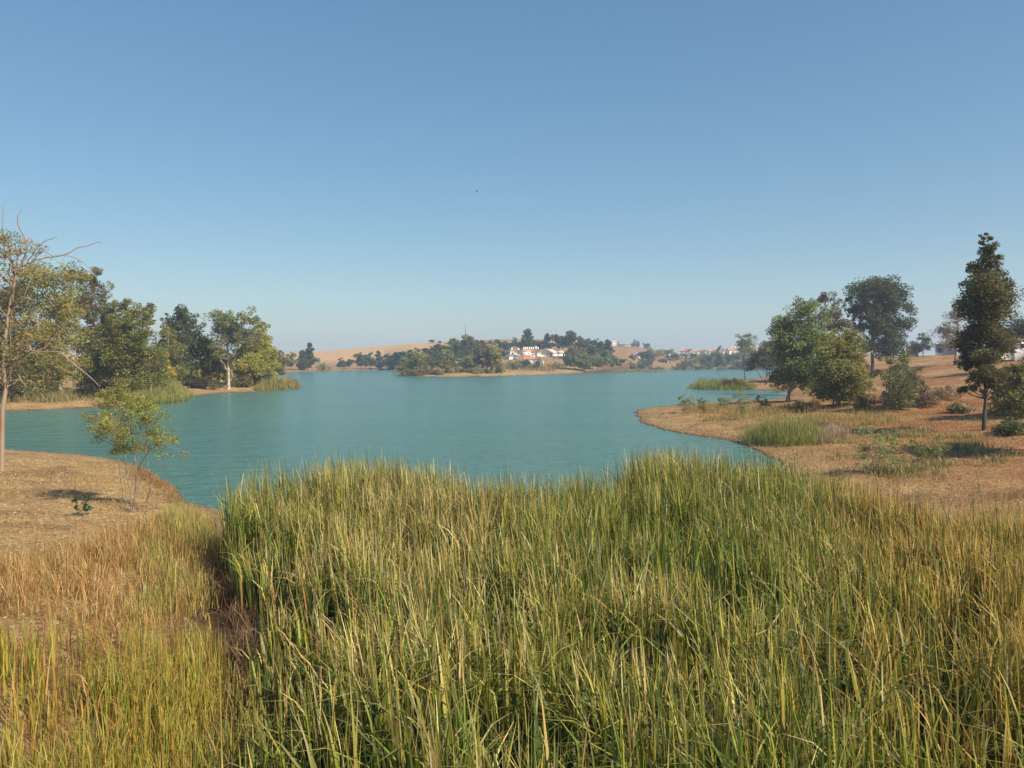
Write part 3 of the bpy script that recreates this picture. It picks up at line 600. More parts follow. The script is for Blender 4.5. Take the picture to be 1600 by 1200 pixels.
LB = [
 (98, 618, [(60, 440, 30, 24), (100, 432, 26, 20), (40, 475, 28, 26), (85, 475, 32, 28), (115, 480, 20, 30), (60, 520, 34, 26), (100, 525, 30, 26), (40, 560, 30, 24), (85, 570, 36, 22), (120, 570, 20, 20), (50, 600, 34, 14)], 26000, .34, DOLIVE, M_PALE, 'big olive gum tree with white flared trunk foot on the far left bank'),
 (146, 612, [(128, 428, 14, 14), (148, 432, 14, 16), (150, 460, 18, 22), (135, 480, 18, 22), (155, 500, 18, 26), (140, 530, 24, 26), (160, 560, 24, 24), (140, 585, 26, 18)], 15000, .36, (.125, .115, .055), M_BARK, 'tall brownish gum tree beside the biggest one on the left bank'),
 (208, 622, [(205, 485, 18, 16), (222, 500, 18, 18), (195, 515, 20, 20), (225, 530, 22, 22), (205, 550, 28, 22), (235, 565, 24, 22), (190, 575, 24, 22), (220, 595, 30, 18), (180, 545, 18, 20)], 20000, .34, (.14, .145, .045), M_BARK, 'wide olive tree directly behind the yellow reed clump on the left bank'),
 (178, 618, [(182, 480, 12, 14), (172, 500, 14, 18), (176, 530, 18, 22), (172, 565, 22, 22)], 8500, .36, (.125, .14, .06), M_BARK, 'thinner grey green tree between the tall brownish and the wide olive tree'),
 (292, 603, [(292, 492, 15, 12), (278, 505, 18, 14), (305, 512, 16, 16), (268, 525, 14, 16), (292, 535, 24, 20), (315, 545, 18, 20), (275, 560, 20, 20), (305, 575, 24, 18), (285, 585, 22, 14)], 17000, .42, (.065, .085, .034), M_DARKBARK, 'dark green pointed gum in the middle of the left bank'),
 (332, 604, [(325, 540, 14, 14), (338, 560, 16, 18), (322, 580, 16, 14), (345, 585, 14, 12)], 6500, .42, DOLIVE, M_DARKBARK, 'low dark tree right of the dark green pointed gum'),
 (357, 608, [(348, 492, 16, 11), (338, 505, 16, 12), (362, 503, 14, 12), (388, 496, 14, 10), (400, 503, 12, 9), (375, 520, 20, 14), (350, 525, 18, 12), (345, 548, 14, 12), (390, 530, 16, 14)], 8500, .40, (.15, .16, .08), M_PALE, 'open crowned gum with forked white trunk near the shore of the left spit'),
 (402, 602, [(408, 512, 11, 12), (402, 530, 16, 14), (416, 535, 10, 14), (395, 550, 20, 14), (418, 556, 14, 14), (400, 572, 24, 14), (424, 576, 16, 12), (380, 578, 18, 14)], 15000, .42, OLIVE, M_BARK, 'broad yellow olive tree at the right of the left bank'),
 (380, 600, [(378, 548, 14, 12), (372, 565, 16, 12), (384, 580, 18, 10)], 5500, .42, (.12, .13, .05), M_BARK, 'small tree tucked right behind the forked white trunk'),
 (434, 596, [(430, 555, 9, 8), (436, 566, 11, 8), (430, 578, 12, 8)], 5000, .45, (.10, .11, .05), M_BARK, 'last low tree where the left bank slopes down to the water'),
 (246, 612, [(248, 560, 12, 12), (256, 578, 14, 12), (244, 592, 14, 10)], 5500, .36, YEL, M_BARK, 'yellowish bushy tree between the wide olive and the dark pointed gum'),
 (268, 608, [(262, 520, 12, 12), (256, 538, 16, 14), (270, 552, 18, 14), (258, 572, 20, 14), (276, 580, 18, 12)], 7500, .38, (.15, .16, .06), M_BARK, 'mid green gum filling the gap left of the dark pointed gum'),
 (20, 622, [(5, 470, 26, 20), (-25, 500, 30, 30), (15, 520, 26, 26), (-10, 560, 34, 26), (20, 590, 30, 20)], 15000, .34, (.085, .085, .035), M_DARKBARK, 'dark tree behind the peeling orange trunk at the left edge'),
]
for bx, by, lo, n, lf, c, bk, lb in LB:
    tree_px(E, lb, 'tree', bx, by, lo, int(n * 1.15), lf, tuple(np.array(c) * (1.68, 1.58, 1.35)), bark=bk, clear=.14, trunkr=.26 if bk is M_PALE else .2, group='gum trees along the left bank')
for i, (bx, by, rx, ry, c, lb) in enumerate([(12, 622, 22, 16, (.13, .10, .05), 'brown bush at the far left end of the bank'), (62, 619, 20, 13, DOLIVE, 'olive bush left of the white flared trunk foot'),
        (140, 616, 18, 15, (.07, .06, .035), 'dark bush right of the white flared trunk foot'), (168, 618, 16, 14, (.09, .08, .04), 'second dark bush right of the white flared trunk foot'),
        (262, 607, 14, 10, (.14, .13, .05), 'bush just above the yellow reed clump'), (312, 604, 14, 9, (.11, .09, .05), 'brown bush below the dark pointed gum'),
        (378, 602, 14, 8, DOLIVE, 'bush right of the forked white trunk'), (408, 600, 16, 8, (.15, .15, .06), 'bush under the broad yellow olive tree'),
        (335, 606, 9, 6, (.15, .16, .06), 'small bush left of the forked white trunk'), (430, 604, 9, 8, (.2, .18, .07), 'thin bush among the spit tip reeds'), (458, 603, 7, 6, (.36, .28, .11), 'last thin bush at the end of the left spit')]):
    tree_px('bush', lb, 'bush', bx, by + 3, [(bx - rx * .5, by - ry * .7, rx * .7, ry * .8), (bx + rx * .4, by - ry * .9, rx * .7, ry * .9), (bx, by - ry * .3, rx, ry * .6)], 3600 if rx > 9.5 else 900, .34 if rx > 9.5 else .2, c, clear=.02, stems=4, trunkr=.05, twig=.5)
# front left sapling: slim stems, airy crown
def sapling():
    bx, by = 207, 801; b = hit(bx, by); m = b[1] / F
    L = [((px - bx) * m, (by - py) * m, rx * m, ry * m) for px, py, rx, ry in [(178, 612, 20, 13), (165, 628, 18, 12), (195, 628, 22, 12), (215, 640, 26, 16), (180, 655, 26, 16), (240, 655, 22, 14),
         (160, 680, 14, 12), (205, 675, 28, 14), (245, 682, 22, 12), (268, 690, 14, 8), (288, 712, 12, 5), (180, 700, 20, 9), (225, 700, 22, 8)]]
    ex = []
    for pts, r in [([(207, 803, 0), (210, 770, .1), (212, 735, .1), (210, 700, 0), (205, 660, 0), (190, 620, 0)], .03), ([(204, 803, 0), (196, 775, -.1), (193, 740, -.2), (190, 700, -.2), (180, 650, -.1)], .022),
                   ([(222, 788, .3), (232, 762, .3), (229, 735, .2), (226, 712, .2), (226, 680, .1), (235, 655, 0)], .028), ([(209, 790, 0), (216, 760, .2), (213, 740, .2)], .02),
                   ([(226, 712, .2), (248, 700, .4), (275, 705, .6), (292, 715, .7)], .012), ([(212, 735, .1), (238, 705, -.3), (262, 690, -.5)], .014)]:
        pp = chaikin([((x - bx) * m, d, (by - y) * m) for x, y, d in pts]); ex.append(tube(pp, np.linspace(r, r * .35, len(pp)), 6))
    tp = [((x - bx) * m, 0, (by - y) * m) for x, y in [(205, 806), (206, 780), (200, 745), (196, 700), (186, 650), (178, 612)]]
    tm, cm = tree_meshes(4.2, deep(L), 12000, .075, (.32, .32, .09), trunkr=.024, trunkpath=tp, clear=.35, bark=M_BARK, extra=ex, cl=(.42, .1), twig=1)
    place('young_tree', 'small leafy sapling with several slim stems on the left beach', 'tree', tm, cm, b)
    for px, py, h, lb in [(130, 806, 36, 'single dark green weed on the left beach near the sapling'), (150, 880, 26, 'green weed among the russet grass at left')]:
        q = hit(px, py); mm = q[1] / F; hh = h * mm
        tm, cm = tree_meshes(hh, [(0, 0, hh * .5, hh * .3, hh * .35), (.1, 0, hh * .75, hh * .25, hh * .2), (-.1, .05, hh * .35, hh * .3, hh * .15)], 240, .11, (.06, .11, .05), trunkr=.01, stems=2, clear=.05)
        place('weed', lb, 'plant', tm, cm, q)
sapling()

# --- far trees: prototypes copied
def proto(kind, seed):
    global rng
    keep = rng; rng = np.random.default_rng(seed)
    H = 10.
    if kind == 'round': L = [(rng.normal(0, 1.6), rng.normal(0, 1.6), rng.uniform(3.6, 7.8), rng.uniform(1.5, 2.2), rng.uniform(1.3, 2.0)) for _ in range(9)] + [(0, 0, 8.2, 1.6, 1.5)]; a = dict(clear=.15, stems=1)
    elif kind == 'tall': L = [(rng.normal(0, .9) * (1.2 - z / 10), rng.normal(0, .9) * (1.2 - z / 10), z, 1.9 - z * .10, 1.3) for z in np.linspace(2.0, 8.8, 11)]; a = dict(clear=.12)
    elif kind == 'pine': L = [(rng.normal(0, 1.5), rng.normal(0, 1.5), rng.uniform(6.5, 8.6), rng.uniform(1.3, 1.9), rng.uniform(.9, 1.3)) for _ in range(8)]; a = dict(clear=.5, bark=M_DARKBARK)
    else: L = [(rng.normal(0, 3.2), rng.normal(0, 3.2), rng.uniform(2, 6.4), rng.uniform(2.2, 3.4), rng.uniform(2.2, 3.2)) for _ in range(9)]; a = dict(clear=.02, stems=4)
    out = []
    for cname, col in FC.items():
        st = np.random.default_rng(seed + 5); rng = st
        out.append((cname, tree_meshes(H, L, 4200, .78 if kind != 'shrub' else .85, col, twig=.3, cl=(.50, .1), ns=5, trunkr=.2, **a)))
    rng = keep
    return dict(out)
FC = {'dark': (.125, .145, .075), 'olive': (.31, .29, .11), 'green': (.22, .25, .095), 'brown': (.29, .21, .12)}
PROTO = {(k, s): proto(k, s * 17 + 3) for k in ('round', 'tall', 'pine', 'shrub') for s in (0, 1, 2)}
WID = {'round': 6.6, 'tall': 4.6, 'pine': 6.2, 'shrub': 11.0}
far_n = 0
def far(px, top, base, width, kind, col, label, cat='tree', group=None, D=None):
    global far_n
    b = hit(px, base) if D is None else az(px, base, D)
    if D is not None: b[2] = gz(b[0], b[1])
    m = b[1] / F; ybase = 562 + (CAM_H - b[2]) / b[1] * F
    H = max((ybase - top) * m, .8) * 1.03; Wd = width * m * (1.25 if group in (G2, G3) else 1.08)
    far_n += 1; v = far_n % 3
    tm, cm = PROTO[(kind, v)][col]
    nm = {'round': 'round_tree', 'tall': 'gum_tree', 'pine': 'pine_tree', 'shrub': 'bush'}[kind]
    sx = Wd / WID[kind]; hh = H / (9.6 if kind != 'shrub' else 8.6)
    return place(nm, label, cat, tm, cm, b - np.array([0, 0, .1]), group, (sx, sx, hh), far_n * 1.7)
G1 = 'trees at the foot of the tan hill'; G2 = 'dark pines climbing left of the houses'; G3 = 'waterside trees on the low peninsula'; G4 = 'trees round the houses on the hill'; G5 = 'bushes on the far right shore'
FT = [
 (455, 552, 578, 14, 'round', 'olive', 'pale olive tree just left of the tall twin crowned dark tree', G1), (472, 548, 579, 13, 'tall', 'dark', 'left half of the twin crowned dark tree pair by the tan hill', G1),
 (483, 540, 579, 19, 'tall', 'dark', 'right and taller of the twin dark tree pair by the tan hill', G1), (507, 567, 579, 14, 'shrub', 'olive', 'low pale bush right of the twin dark trees', G1),
 (533, 560, 577, 12, 'round', 'dark', 'first round dark tree standing alone on the far shore', G1), (545, 561, 577, 10, 'round', 'dark', 'second round dark tree standing alone on the far shore', G1),
 (564, 553, 577, 18, 'round', 'dark', 'broad dark tree third in the row below the tan hill', G1), (579, 552, 577, 16, 'round', 'dark', 'broad dark tree fourth in the row below the tan hill', G1),
 (593, 551, 577, 15, 'tall', 'dark', 'upright dark tree fifth in the row below the tan hill', G1), (607, 554, 577, 15, 'round', 'dark', 'dark tree sixth in the row below the tan hill', G1), (619, 551, 577, 14, 'tall', 'dark', 'dark tree ending the row below the tan hill', G1),
 (630, 549, 572, 14, 'round', 'dark', 'dark pine at the lowest left end of the wooded slope', G2), (641, 547, 570, 12, 'tall', 'dark', 'dark pine second from the low end of the wooded slope', G2), (651, 545, 568, 14, 'round', 'dark', 'round dark pine above the leftmost peninsula tree', G2),
 (662, 546, 566, 14, 'tall', 'dark', 'dark pine between the leftmost peninsula tree and its yellow neighbour', G2), (673, 543, 564, 14, 'round', 'dark', 'dark pine behind the left side of the yellow olive peninsula tree', G2), (684, 538, 562, 14, 'tall', 'dark', 'taller dark pine where the wood meets the tan hill', G2),
 (695, 539, 560, 13, 'round', 'dark', 'dark pine just left of the mast', G2), (703, 542, 562, 13, 'tall', 'green', 'green pine below the mast on the left', G2), (713, 533, 560, 18, 'round', 'dark', 'dark rounded tree left of the tallest tree by the mast', G2),
 (727, 523, 560, 20, 'round', 'green', 'tallest bluish green tree directly below the mast', G2), (736, 528, 560, 14, 'tall', 'dark', 'dark tree right of the mast', G2), (745, 532, 556, 12, 'tall', 'dark', 'spiky dark tree second right of the mast', G2), (755, 534, 556, 13, 'tall', 'dark', 'dark tree above the left part of the big brownish peninsula tree', G2),
 (768, 533, 552, 11, 'round', 'dark', 'dark tree top above the right part of the big brownish peninsula tree', G2), (777, 531, 554, 11, 'tall', 'dark', 'dark pointed tree left of the topmost left white house', G2), (787, 533, 554, 13, 'round', 'dark', 'dark tree between the orange roof and the white complex', G2), (787, 548, 560, 10, 'round', 'dark', 'dark low tree left of the small white cubic house', G4),
 (718, 548, 572, 18, 'round', 'dark', 'shadowy tree in the hollow below the tallest tree', G2), (740, 550, 572, 18, 'round', 'dark', 'shadowy tree behind the peninsula trees, right of the hollow', G2), (700, 552, 572, 16, 'round', 'dark', 'shadowy tree left of the hollow below the mast', G2),
 (634, 560, 586, 20, 'round', 'olive', 'first olive tree at the left tip of the low peninsula', G3), (652, 549, 586, 26, 'round', 'olive', 'taller olive tree second on the low peninsula', G3), (668, 566, 585, 16, 'shrub', 'olive', 'low olive growth between the second and third peninsula trees', G3),
 (695, 548, 583, 28, 'round', 'olive', 'yellow olive tree third on the low peninsula', G3), (720, 560, 582, 22, 'round', 'green', 'small green tree in the middle of the peninsula', G3), (737, 556, 582, 20, 'round', 'olive', 'olive tree left of the big brownish peninsula tree', G3),
 (756, 538, 583, 28, 'round', 'brown', 'left brown part tree of the biggest peninsula pair', G3), (769, 537, 584, 26, 'round', 'olive', 'right yellow olive tree of the biggest peninsula pair', G3), (779, 562, 583, 18, 'shrub', 'olive', 'olive bush at the right foot of the biggest peninsula pair', G3),
 (683, 574, 585, 16, 'shrub', 'brown', 'brown bush below the yellow olive tree', G3), (645, 577, 588, 26, 'shrub', 'brown', 'brown brush overhanging the peninsula tip', G3),
 (800, 563, 576, 15, 'shrub', 'green', 'green bush left of the front red roofed house', G4), (809, 561, 578, 9, 'round', 'olive', 'yellow olive bush tree below the white shed', G4), (824, 563, 576, 18, 'shrub', 'dark', 'dark bush in front of the red roofed house', G4), (838, 568, 577, 9, 'shrub', 'green', 'small bush before the right end of the red roofed house', G4),
 (804, 528, 545, 12, 'round', 'dark', 'small dark tree behind the topmost left white house', G4), (814, 534, 546, 12, 'round', 'dark', 'dark tree right of the topmost left white house', G4), (818, 524, 548, 9, 'tall', 'dark', 'narrow left spire beside the tall dark tree over the long roof', G4), (824, 515, 548, 17, 'tall', 'dark', 'tall dark tree rising behind the long red roof', G4),
 (836, 531, 548, 10, 'round', 'green', 'airy green tree right of the tall dark tree', G4), (843, 535, 549, 12, 'round', 'dark', 'low dark tree behind the white gable house', G4), (855, 522, 550, 14, 'tall', 'dark', 'dark tree immediately left of the cream hilltop house', G4),
 (889, 517, 552, 26, 'round', 'dark', 'broad domed dark tree right of the cream hilltop house', G4), (874, 530, 548, 11, 'round', 'dark', 'dark tree under the cream hilltop house', G4), (906, 526, 556, 13, 'tall', 'dark', 'dark tree right of the broad domed tree', G4), (917, 529, 558, 16, 'round', 'dark', 'second dark tree right of the broad domed tree', G4), (933, 532, 562, 18, 'round', 'dark', 'third dark tree right of the broad domed tree', G4),
 (950, 532, 568, 16, 'tall', 'dark', 'dark upright tree left of the white box house', G4), (926, 540, 566, 16, 'round', 'dark', 'dark tree in the gap above the waterside greenery', G4), (896, 540, 562, 18, 'round', 'brown', 'brownish tree below the broad domed tree', G4), (910, 544, 566, 16, 'round', 'brown', 'brown tree below the second dark tree', G4),
 (886, 555, 577, 14, 'round', 'dark', 'dark bush tree at the left end of the waterside greenery', G4), (898, 552, 578, 16, 'round', 'green', 'green tree second in the waterside greenery', G4), (913, 554, 580, 18, 'round', 'green', 'dark green tree third in the waterside greenery', G4), (928, 556, 580, 18, 'round', 'green', 'green tree fourth in the waterside greenery', G4),
 (944, 548, 579, 22, 'round', 'green', 'tallest green tree in the waterside greenery', G4), (959, 556, 578, 14, 'round', 'green', 'green tree next to last in the waterside greenery', G4), (970, 560, 577, 14, 'round', 'green', 'small green tree at the right end of the waterside greenery', G4), (872, 565, 577, 14, 'shrub', 'olive', 'olive bush below the long grey wall', G4), (985, 571, 579, 18, 'shrub', 'olive', 'low olive bush at the right tip of the white stone beach', G5),
 (675, 530.5, 537, 8.5, 'round', 'dark', 'lone round tree on top of the tan hill', G1), (687, 532.5, 537, 5, 'round', 'dark', 'small tree next to the hilltop hut', G1), (702, 533.5, 538, 11, 'shrub', 'olive', 'low bush right of the hilltop hut', G1),
 (1010, 548, 572, 16, 'round', 'dark', 'tree hiding the right half of the small grey roofed house', G5), (999, 563, 579, 13, 'shrub', 'dark', 'dark bush at the shore below the small grey roofed house', G5), (988, 551, 562, 10, 'shrub', 'dark', 'dark bush left of the small grey roofed house', G5), (1018, 545, 562, 14, 'shrub', 'olive', 'olive bush on the slope right of the small grey roofed house', G5),
 (991, 532, 541, 4.5, 'pine', 'dark', 'small dark pine left of a pair on the right skyline', G5), (996.5, 532, 541, 4.5, 'pine', 'dark', 'small dark pine right of a pair on the right skyline', G5), (1010, 537, 545, 10, 'shrub', 'dark', 'skyline bush right of the pine pair', G5), (1044, 545, 553, 16, 'shrub', 'green', 'green thicket on the skyline left of the village', G5), (1030, 548, 556, 16, 'shrub', 'olive', 'olive thicket below the dead skyline tree', G5),
 (1052, 553, 563, 12, 'shrub', 'dark', 'bush left of the grey sheet roof', G5), (1072, 562, 578, 15, 'shrub', 'dark', 'dark bush leaning over the shore below the grey sheet roof', G5), (1092, 553, 566, 16, 'shrub', 'green', 'bush right of the grey sheet roof', G5), (1107, 556, 568, 14, 'shrub', 'dark', 'bush below the middle village roofs', G5), (1108, 562, 577, 12, 'shrub', 'dark', 'shaded bush by the shore below the village', G5),
 (1124, 542, 574, 13, 'round', 'green', 'green tree standing before the village roofs', G5), (1138, 553, 572, 16, 'shrub', 'dark', 'dark bush right of the green tree before the village', G5), (1151, 560, 577, 17, 'shrub', 'dark', 'dark shore bush right of the dry yellow bank', G5), (1178, 556, 577, 20, 'shrub', 'olive', 'olive bush behind the slender umbrella crowned tree', G5), (1214, 558, 578, 26, 'shrub', 'dark', 'bush seen through the fresh green eucalyptus', G5),
 (1240, 555, 576, 24, 'round', 'dark', 'dark tree far behind the green eucalyptus', G5), (1030, 571, 577.5, 14, 'shrub', 'brown', 'low brown bush on the far right shore', G5), (1057, 572, 577.5, 14, 'shrub', 'brown', 'low brown shore bush left of the leaning dark bush', G5),
 (1092, 571, 577.5, 16, 'shrub', 'dark', 'dark low bush at the waterline below the village', G5), (1127, 571, 577.5, 14, 'shrub', 'green', 'green low bush at the waterline below the green tree', G5),
]
for f in FT:
    far(f[0], f[1], f[2], f[3], f[4], f[5], f[6], 'bush' if f[4] == 'shrub' else 'tree', f[7])
for i, (px, tp, bs, wd_, k, c, lb) in enumerate([
 (1068, 552, 560, 9, 'shrub', 'green', 'bush at the left gable of the grey sheet roofed barn'), (1086, 551, 560, 11, 'shrub', 'dark', 'bush directly right of the grey sheet roofed barn'), (1099, 551.5, 560, 13, 'shrub', 'dark', 'bush under the second clay roof of the village'),
 (1113, 551, 560, 13, 'shrub', 'green', 'bush left of the green tree before the village'), (1131, 552, 561, 12, 'shrub', 'green', 'bush under the largest white village gable'), (1145, 551, 560, 15, 'shrub', 'dark', 'bush under the village house with two tall chimneys'),
 (1158, 551, 561, 13, 'shrub', 'green', 'bush left of the umbrella crowned tree trunk, below the roofs'), (1171, 550, 561, 14, 'shrub', 'dark', 'bush right of the umbrella crowned tree trunk, below the roofs'), (1186, 549, 561, 15, 'shrub', 'dark', 'bush under the rightmost red roof of the village'),
 (1202, 549, 561, 16, 'shrub', 'dark', 'bush behind the dark bushy spit tree'), (1122, 558, 572, 16, 'shrub', 'olive', 'olive bush at the foot of the green tree before the village'), (1164, 560, 574, 15, 'shrub', 'dark', 'dark bush behind the trunk of the umbrella crowned tree'),
 (1198, 560, 576, 18, 'shrub', 'dark', 'dark shore bush behind the spit tree'), (1080, 560, 572, 12, 'shrub', 'green', 'green bush above the bush leaning over the shore'), (1036, 558, 566, 11, 'shrub', 'dark', 'bush on the slope left of the tiny white shed'), (1010, 561, 577, 15, 'shrub', 'dark', 'dark shore bush right of the one below the small grey roofed house'),
 (690, 556, 574, 20, 'round', 'dark', 'shaded tree behind the yellow olive peninsula tree'), (672, 556, 575, 18, 'round', 'dark', 'shaded tree between the second and third peninsula trees'), (655, 556, 576, 16, 'round', 'dark', 'shaded tree behind the second peninsula tree'), (640, 557, 577, 16, 'round', 'dark', 'shaded tree behind the peninsula tip'),
 (729, 541, 566, 18, 'round', 'dark', 'shaded tree just under the tallest tree by the mast'), (764, 543, 564, 18, 'round', 'dark', 'shaded tree hidden behind the biggest peninsula pair'), (708, 570, 583, 16, 'shrub', 'olive', 'olive bush right of the yellow olive peninsula tree'), (745, 570, 583, 18, 'shrub', 'olive', 'olive bush left of the biggest peninsula pair')]):
    far(px, tp, bs, wd_, k, c, lb, 'bush' if k == 'shrub' else 'tree', G5 if px > 1000 else G2)
def dead_tree():
    b = hit(1030, 547); m = b[1] / F; parts = []
    r = np.random.default_rng(4); parts.append(tube([(0, 0, -.3), (.2, 0, 2.5), (0, .2, 5), (.3, 0, 14 * m)], [.16, .13, .09, .03], 6))
    for k in range(9):
        z = 1.5 + k * .6; a = r.uniform(0, 6.3); L = r.uniform(1.5, 3)
        parts.append(tube([(.1, 0, z), (math.cos(a) * L * .5, math.sin(a) * L * .5, z + L * .4), (math.cos(a) * L, math.sin(a) * L, z + L * .7)], [.06, .04, .015], 5))
    v, q = joinq(parts)
    o = link('dead_tree', quads('dead_tree', v, q, M_DARKBARK)); o.location = b; tag(o, 'bare dead tree on the skyline between white box house and village', 'tree')
dead_tree()

# ------------------------------------------------------------------ buildings
def box(x0, x1, y0, y1, z0, z1):
    V = np.array([(x, y, z) for z in (z0, z1) for x, y in ((x0, y0), (x1, y0), (x1, y1), (x0, y1))], float)
    return V, np.array([(3, 2, 1, 0), (4, 5, 6, 7), (0, 1, 5, 4), (1, 2, 6, 5), (2, 3, 7, 6), (3, 0, 4, 7)])
def prism(prof, y0, y1, axis='y'):
    """closed profile of (x,z), even count, extruded along y; caps made of quads"""
    n = len(prof); V = [(x, y0, z) for x, z in prof] + [(x, y1, z) for x, z in prof]
    Q = [(i, (i + 1) % n, n + (i + 1) % n, n + i) for i in range(n)]
    for k in range(1, n - 1, 2): Q.append((0, k, k + 1, (k + 2) % n)); Q.append((n, n + (k + 2) % n, n + k + 1, n + k))
    V = np.array(V, float)
    if axis == 'x': V = V[:, [1, 0, 2]]
    return V, np.array(Q)
def house(name, label, cat, px0, px1, y_eave, y_base, y_ridge, depth, kind='front', wall=None, roof=None, wins=(), chims=(), rot=0, D=None, group=None, door=None, wname='window'):
    wall = wall or M_WHITE; roof = roof or M_TILE; pc = (px0 + px1) / 2
    b = hit(pc, y_base) if D is None else az(pc, y_base, D)
    m = b[1] / F; W = (px1 - px0) * m; he = (y_base - y_eave) * m; hr = (y_base - y_ridge) * m; hw = W / 2
    o = bpy.data.objects.new(name, None); COL.objects.link(o); o.location = b; o.rotation_euler = (0, 0, R(rot) - math.atan2(b[0], b[1])); tag(o, label, cat, group)
    f = -1.6                                                            # foundation goes into the slope
    if kind == 'front':
        v, q = prism([(-hw, f), (hw, f), (hw, he), (0, hr), (-hw, he), (-hw, he * .5)], 0, depth)
    elif kind == 'side':
        v, q = prism([(0, f), (depth, f), (depth, he), (depth / 2, hr), (0, he), (0, he * .5)], -hw, hw, 'x')
    else: v, q = box(-hw, hw, 0, depth, f, he)
    link('wall', quads('wall', v, q, wall), o)
    t = .18; e = .3
    if kind == 'front':
        s = (hr - he) / hw
        v, q = prism([(-hw - e, he - e * s + .03), (0, hr + .03), (hw + e, he - e * s + .03), (hw + e, he - e * s + t), (0, hr + t + .03), (-hw - e, he - e * s + t)], -e, depth + e)
        Q = [(0, 1, 4, 5), (1, 2, 3, 4), (6, 11, 10, 7), (7, 10, 9, 8)] + [tuple(a) for a in q[:6]]
        v, q = v, np.array(Q)
    elif kind == 'side':
        s = (hr - he) / (depth / 2)
        v, q = prism([(-e, he - e * s + .03), (depth / 2, hr + .03), (depth + e, he - e * s + .03), (depth + e, he - e * s + t), (depth / 2, hr + t + .03), (-e, he - e * s + t)], -hw - e, hw + e, 'x')
        q = np.array([(0, 1, 4, 5), (1, 2, 3, 4), (6, 11, 10, 7), (7, 10, 9, 8)] + [tuple(a) for a in q[:6]])
    elif kind == 'hip':
        v0 = [(-hw - e, -e, he), (hw + e, -e, he), (hw + e, depth + e, he), (-hw - e, depth + e, he), (-hw * .35, depth / 2, hr), (hw * .35, depth / 2, hr)]
        v = np.array(v0 + [v0[4], v0[5]]); q = np.array([(0, 1, 5, 4), (2, 3, 4, 5), (1, 2, 5, 7), (3, 0, 4, 6), (3, 2, 1, 0)])
    else: v, q = box(-hw - .12, hw + .12, -.12, depth + .12, he + .003, he + max(.2, hr - he))
    ro = link('roof', quads('roof', v, q, roof), o)
    for cx, cy, ch in chims:
        v, q = box(-.35, .35, -.3, .3, -.8, ch); c = link('chimney', quads('chimney', v, q, M_WHITE), ro)
        zt = hr if kind != 'front' else he + (hr - he) * (1 - abs(cx)); c.location = (cx * hw, cy * depth, zt)
    for wx, wz, ww, wh in wins:                                          # in metres about the centre of the front wall
        v, q = box(-ww / 2, ww / 2, -.04, .05, 0, wh); c = link('door' if wz <= 0 else wname, quads('window', v, q, M_DARK), o); c.location = (wx, 0, max(wz, 0))
    return o
GH = 'white houses below the wooded hill'
house('white_house', 'white gabled house with plain wide front in the middle of the hillside group', 'house', 839, 864, 551.5, 557.5, 545.2, 16, 'front', rot=-12, wins=[(-1.2, 1.2, .7, .8), (1.6, 1.2, .7, .8), (3.0, 0, .8, 1.7)], roof=M_TAN, chims=[(-.8, .5, 1.0)], group=GH)
house('row_house', 'long white house with red roof and a row of white chimneys', 'house', 817, 842, 550, 557.5, 545.3, 9, 'side', rot=0, D=402, chims=[(-.9, .5, 1.1), (-.68, .5, 1.1), (-.46, .5, 1.1), (-.2, .5, 1.1), (.05, .5, 1.1), (.3, .5, 1.1), (.62, .5, 1.5), (.88, .5, 1.0)], wins=[(-3, 1.1, .8, .8), (2.8, 0, .9, 1.8)], group=GH)
house('white_house', 'white building with blank end wall left of the white gabled house', 'house', 816, 829, 549, 557.5, 547.8, 7, 'flat', D=394, rot=0, wins=[(1.0, 1.2, .6, .6)], group=GH, roof=M_TAN)
house('white_house', 'stepped white building at the left end of the hillside group', 'house', 797, 815, 548.5, 557, 545.8, 9, 'front', D=392, rot=14, wins=[(-1.6, 1.2, .7, .7), (1.2, 1.4, .7, .7)], chims=[(.7, .3, 1.0), (-.2, .7, 1.0)], group=GH, roof=M_TAN)
house('white_shed', 'white lean-to shed with pale roof below the stepped white building', 'shed', 795, 810, 556.5, 561.8, 554, 5, 'front', rot=20, wins=[(.8, 0, .8, 1.5)], roof=M_GREY, group=GH)
house('white_shed', 'tiny white hut right of the lean-to shed', 'shed', 804.5, 809, 558.8, 563, 558.2, 3, 'flat', wins=[(0, 0, .6, 1.1)], group=GH, roof=M_WHITE)
house('white_house', 'small cubic white house with one dark window left of the stepped building', 'house', 791, 796, 547.3, 553.2, 546.8, 5, 'flat', wins=[(.1, .7, .8, .7)], group=GH, roof=M_WHITE)
house('farmhouse', 'long low white farmhouse with red roof nearest the water', 'house', 819, 844, 561.8, 569.0, 557.6, 8, 'side', rot=4, wins=[(-1.9, 0, .7, 1.6), (.8, 1.0, .6, .6), (2.2, 0, .8, 1.3), (-3.0, .9, .5, .5)], chims=[(.3, .4, .6), (.0, .5, .4)], group=GH)
house('white_shed', 'white flat annex at the right end of the farmhouse', 'shed', 843.7, 849.5, 565, 569.6, 564.6, 4, 'flat', wins=[(.2, 0, .6, 1.0)], group=GH, roof=M_WHITE)
house('white_house', 'small white house with pale hipped roof at the right end of the group', 'house', 868, 883, 551.3, 556.5, 547.8, 7, 'hip', wins=[(-.8, 1.0, .8, .7), (1.6, 0, .7, 1.4)], roof=M_TAN, group=GH)
house('white_wall', 'long grey garden wall with white end right of the gabled house', 'wall', 864, 887, 557.4, 560.8, 557.2, .5, 'flat', rot=-6, wall=M_GREY, roof=M_GREY)
house('white_house', 'low white house with pale roof high on the left above the group', 'house', 797, 807, 536.6, 539.4, 534.6, 7, 'side', wins=[(-.6, .4, .6, .6), (1.2, .4, .6, .6)], roof=M_WHITE, chims=[(.2, .5, .5)])
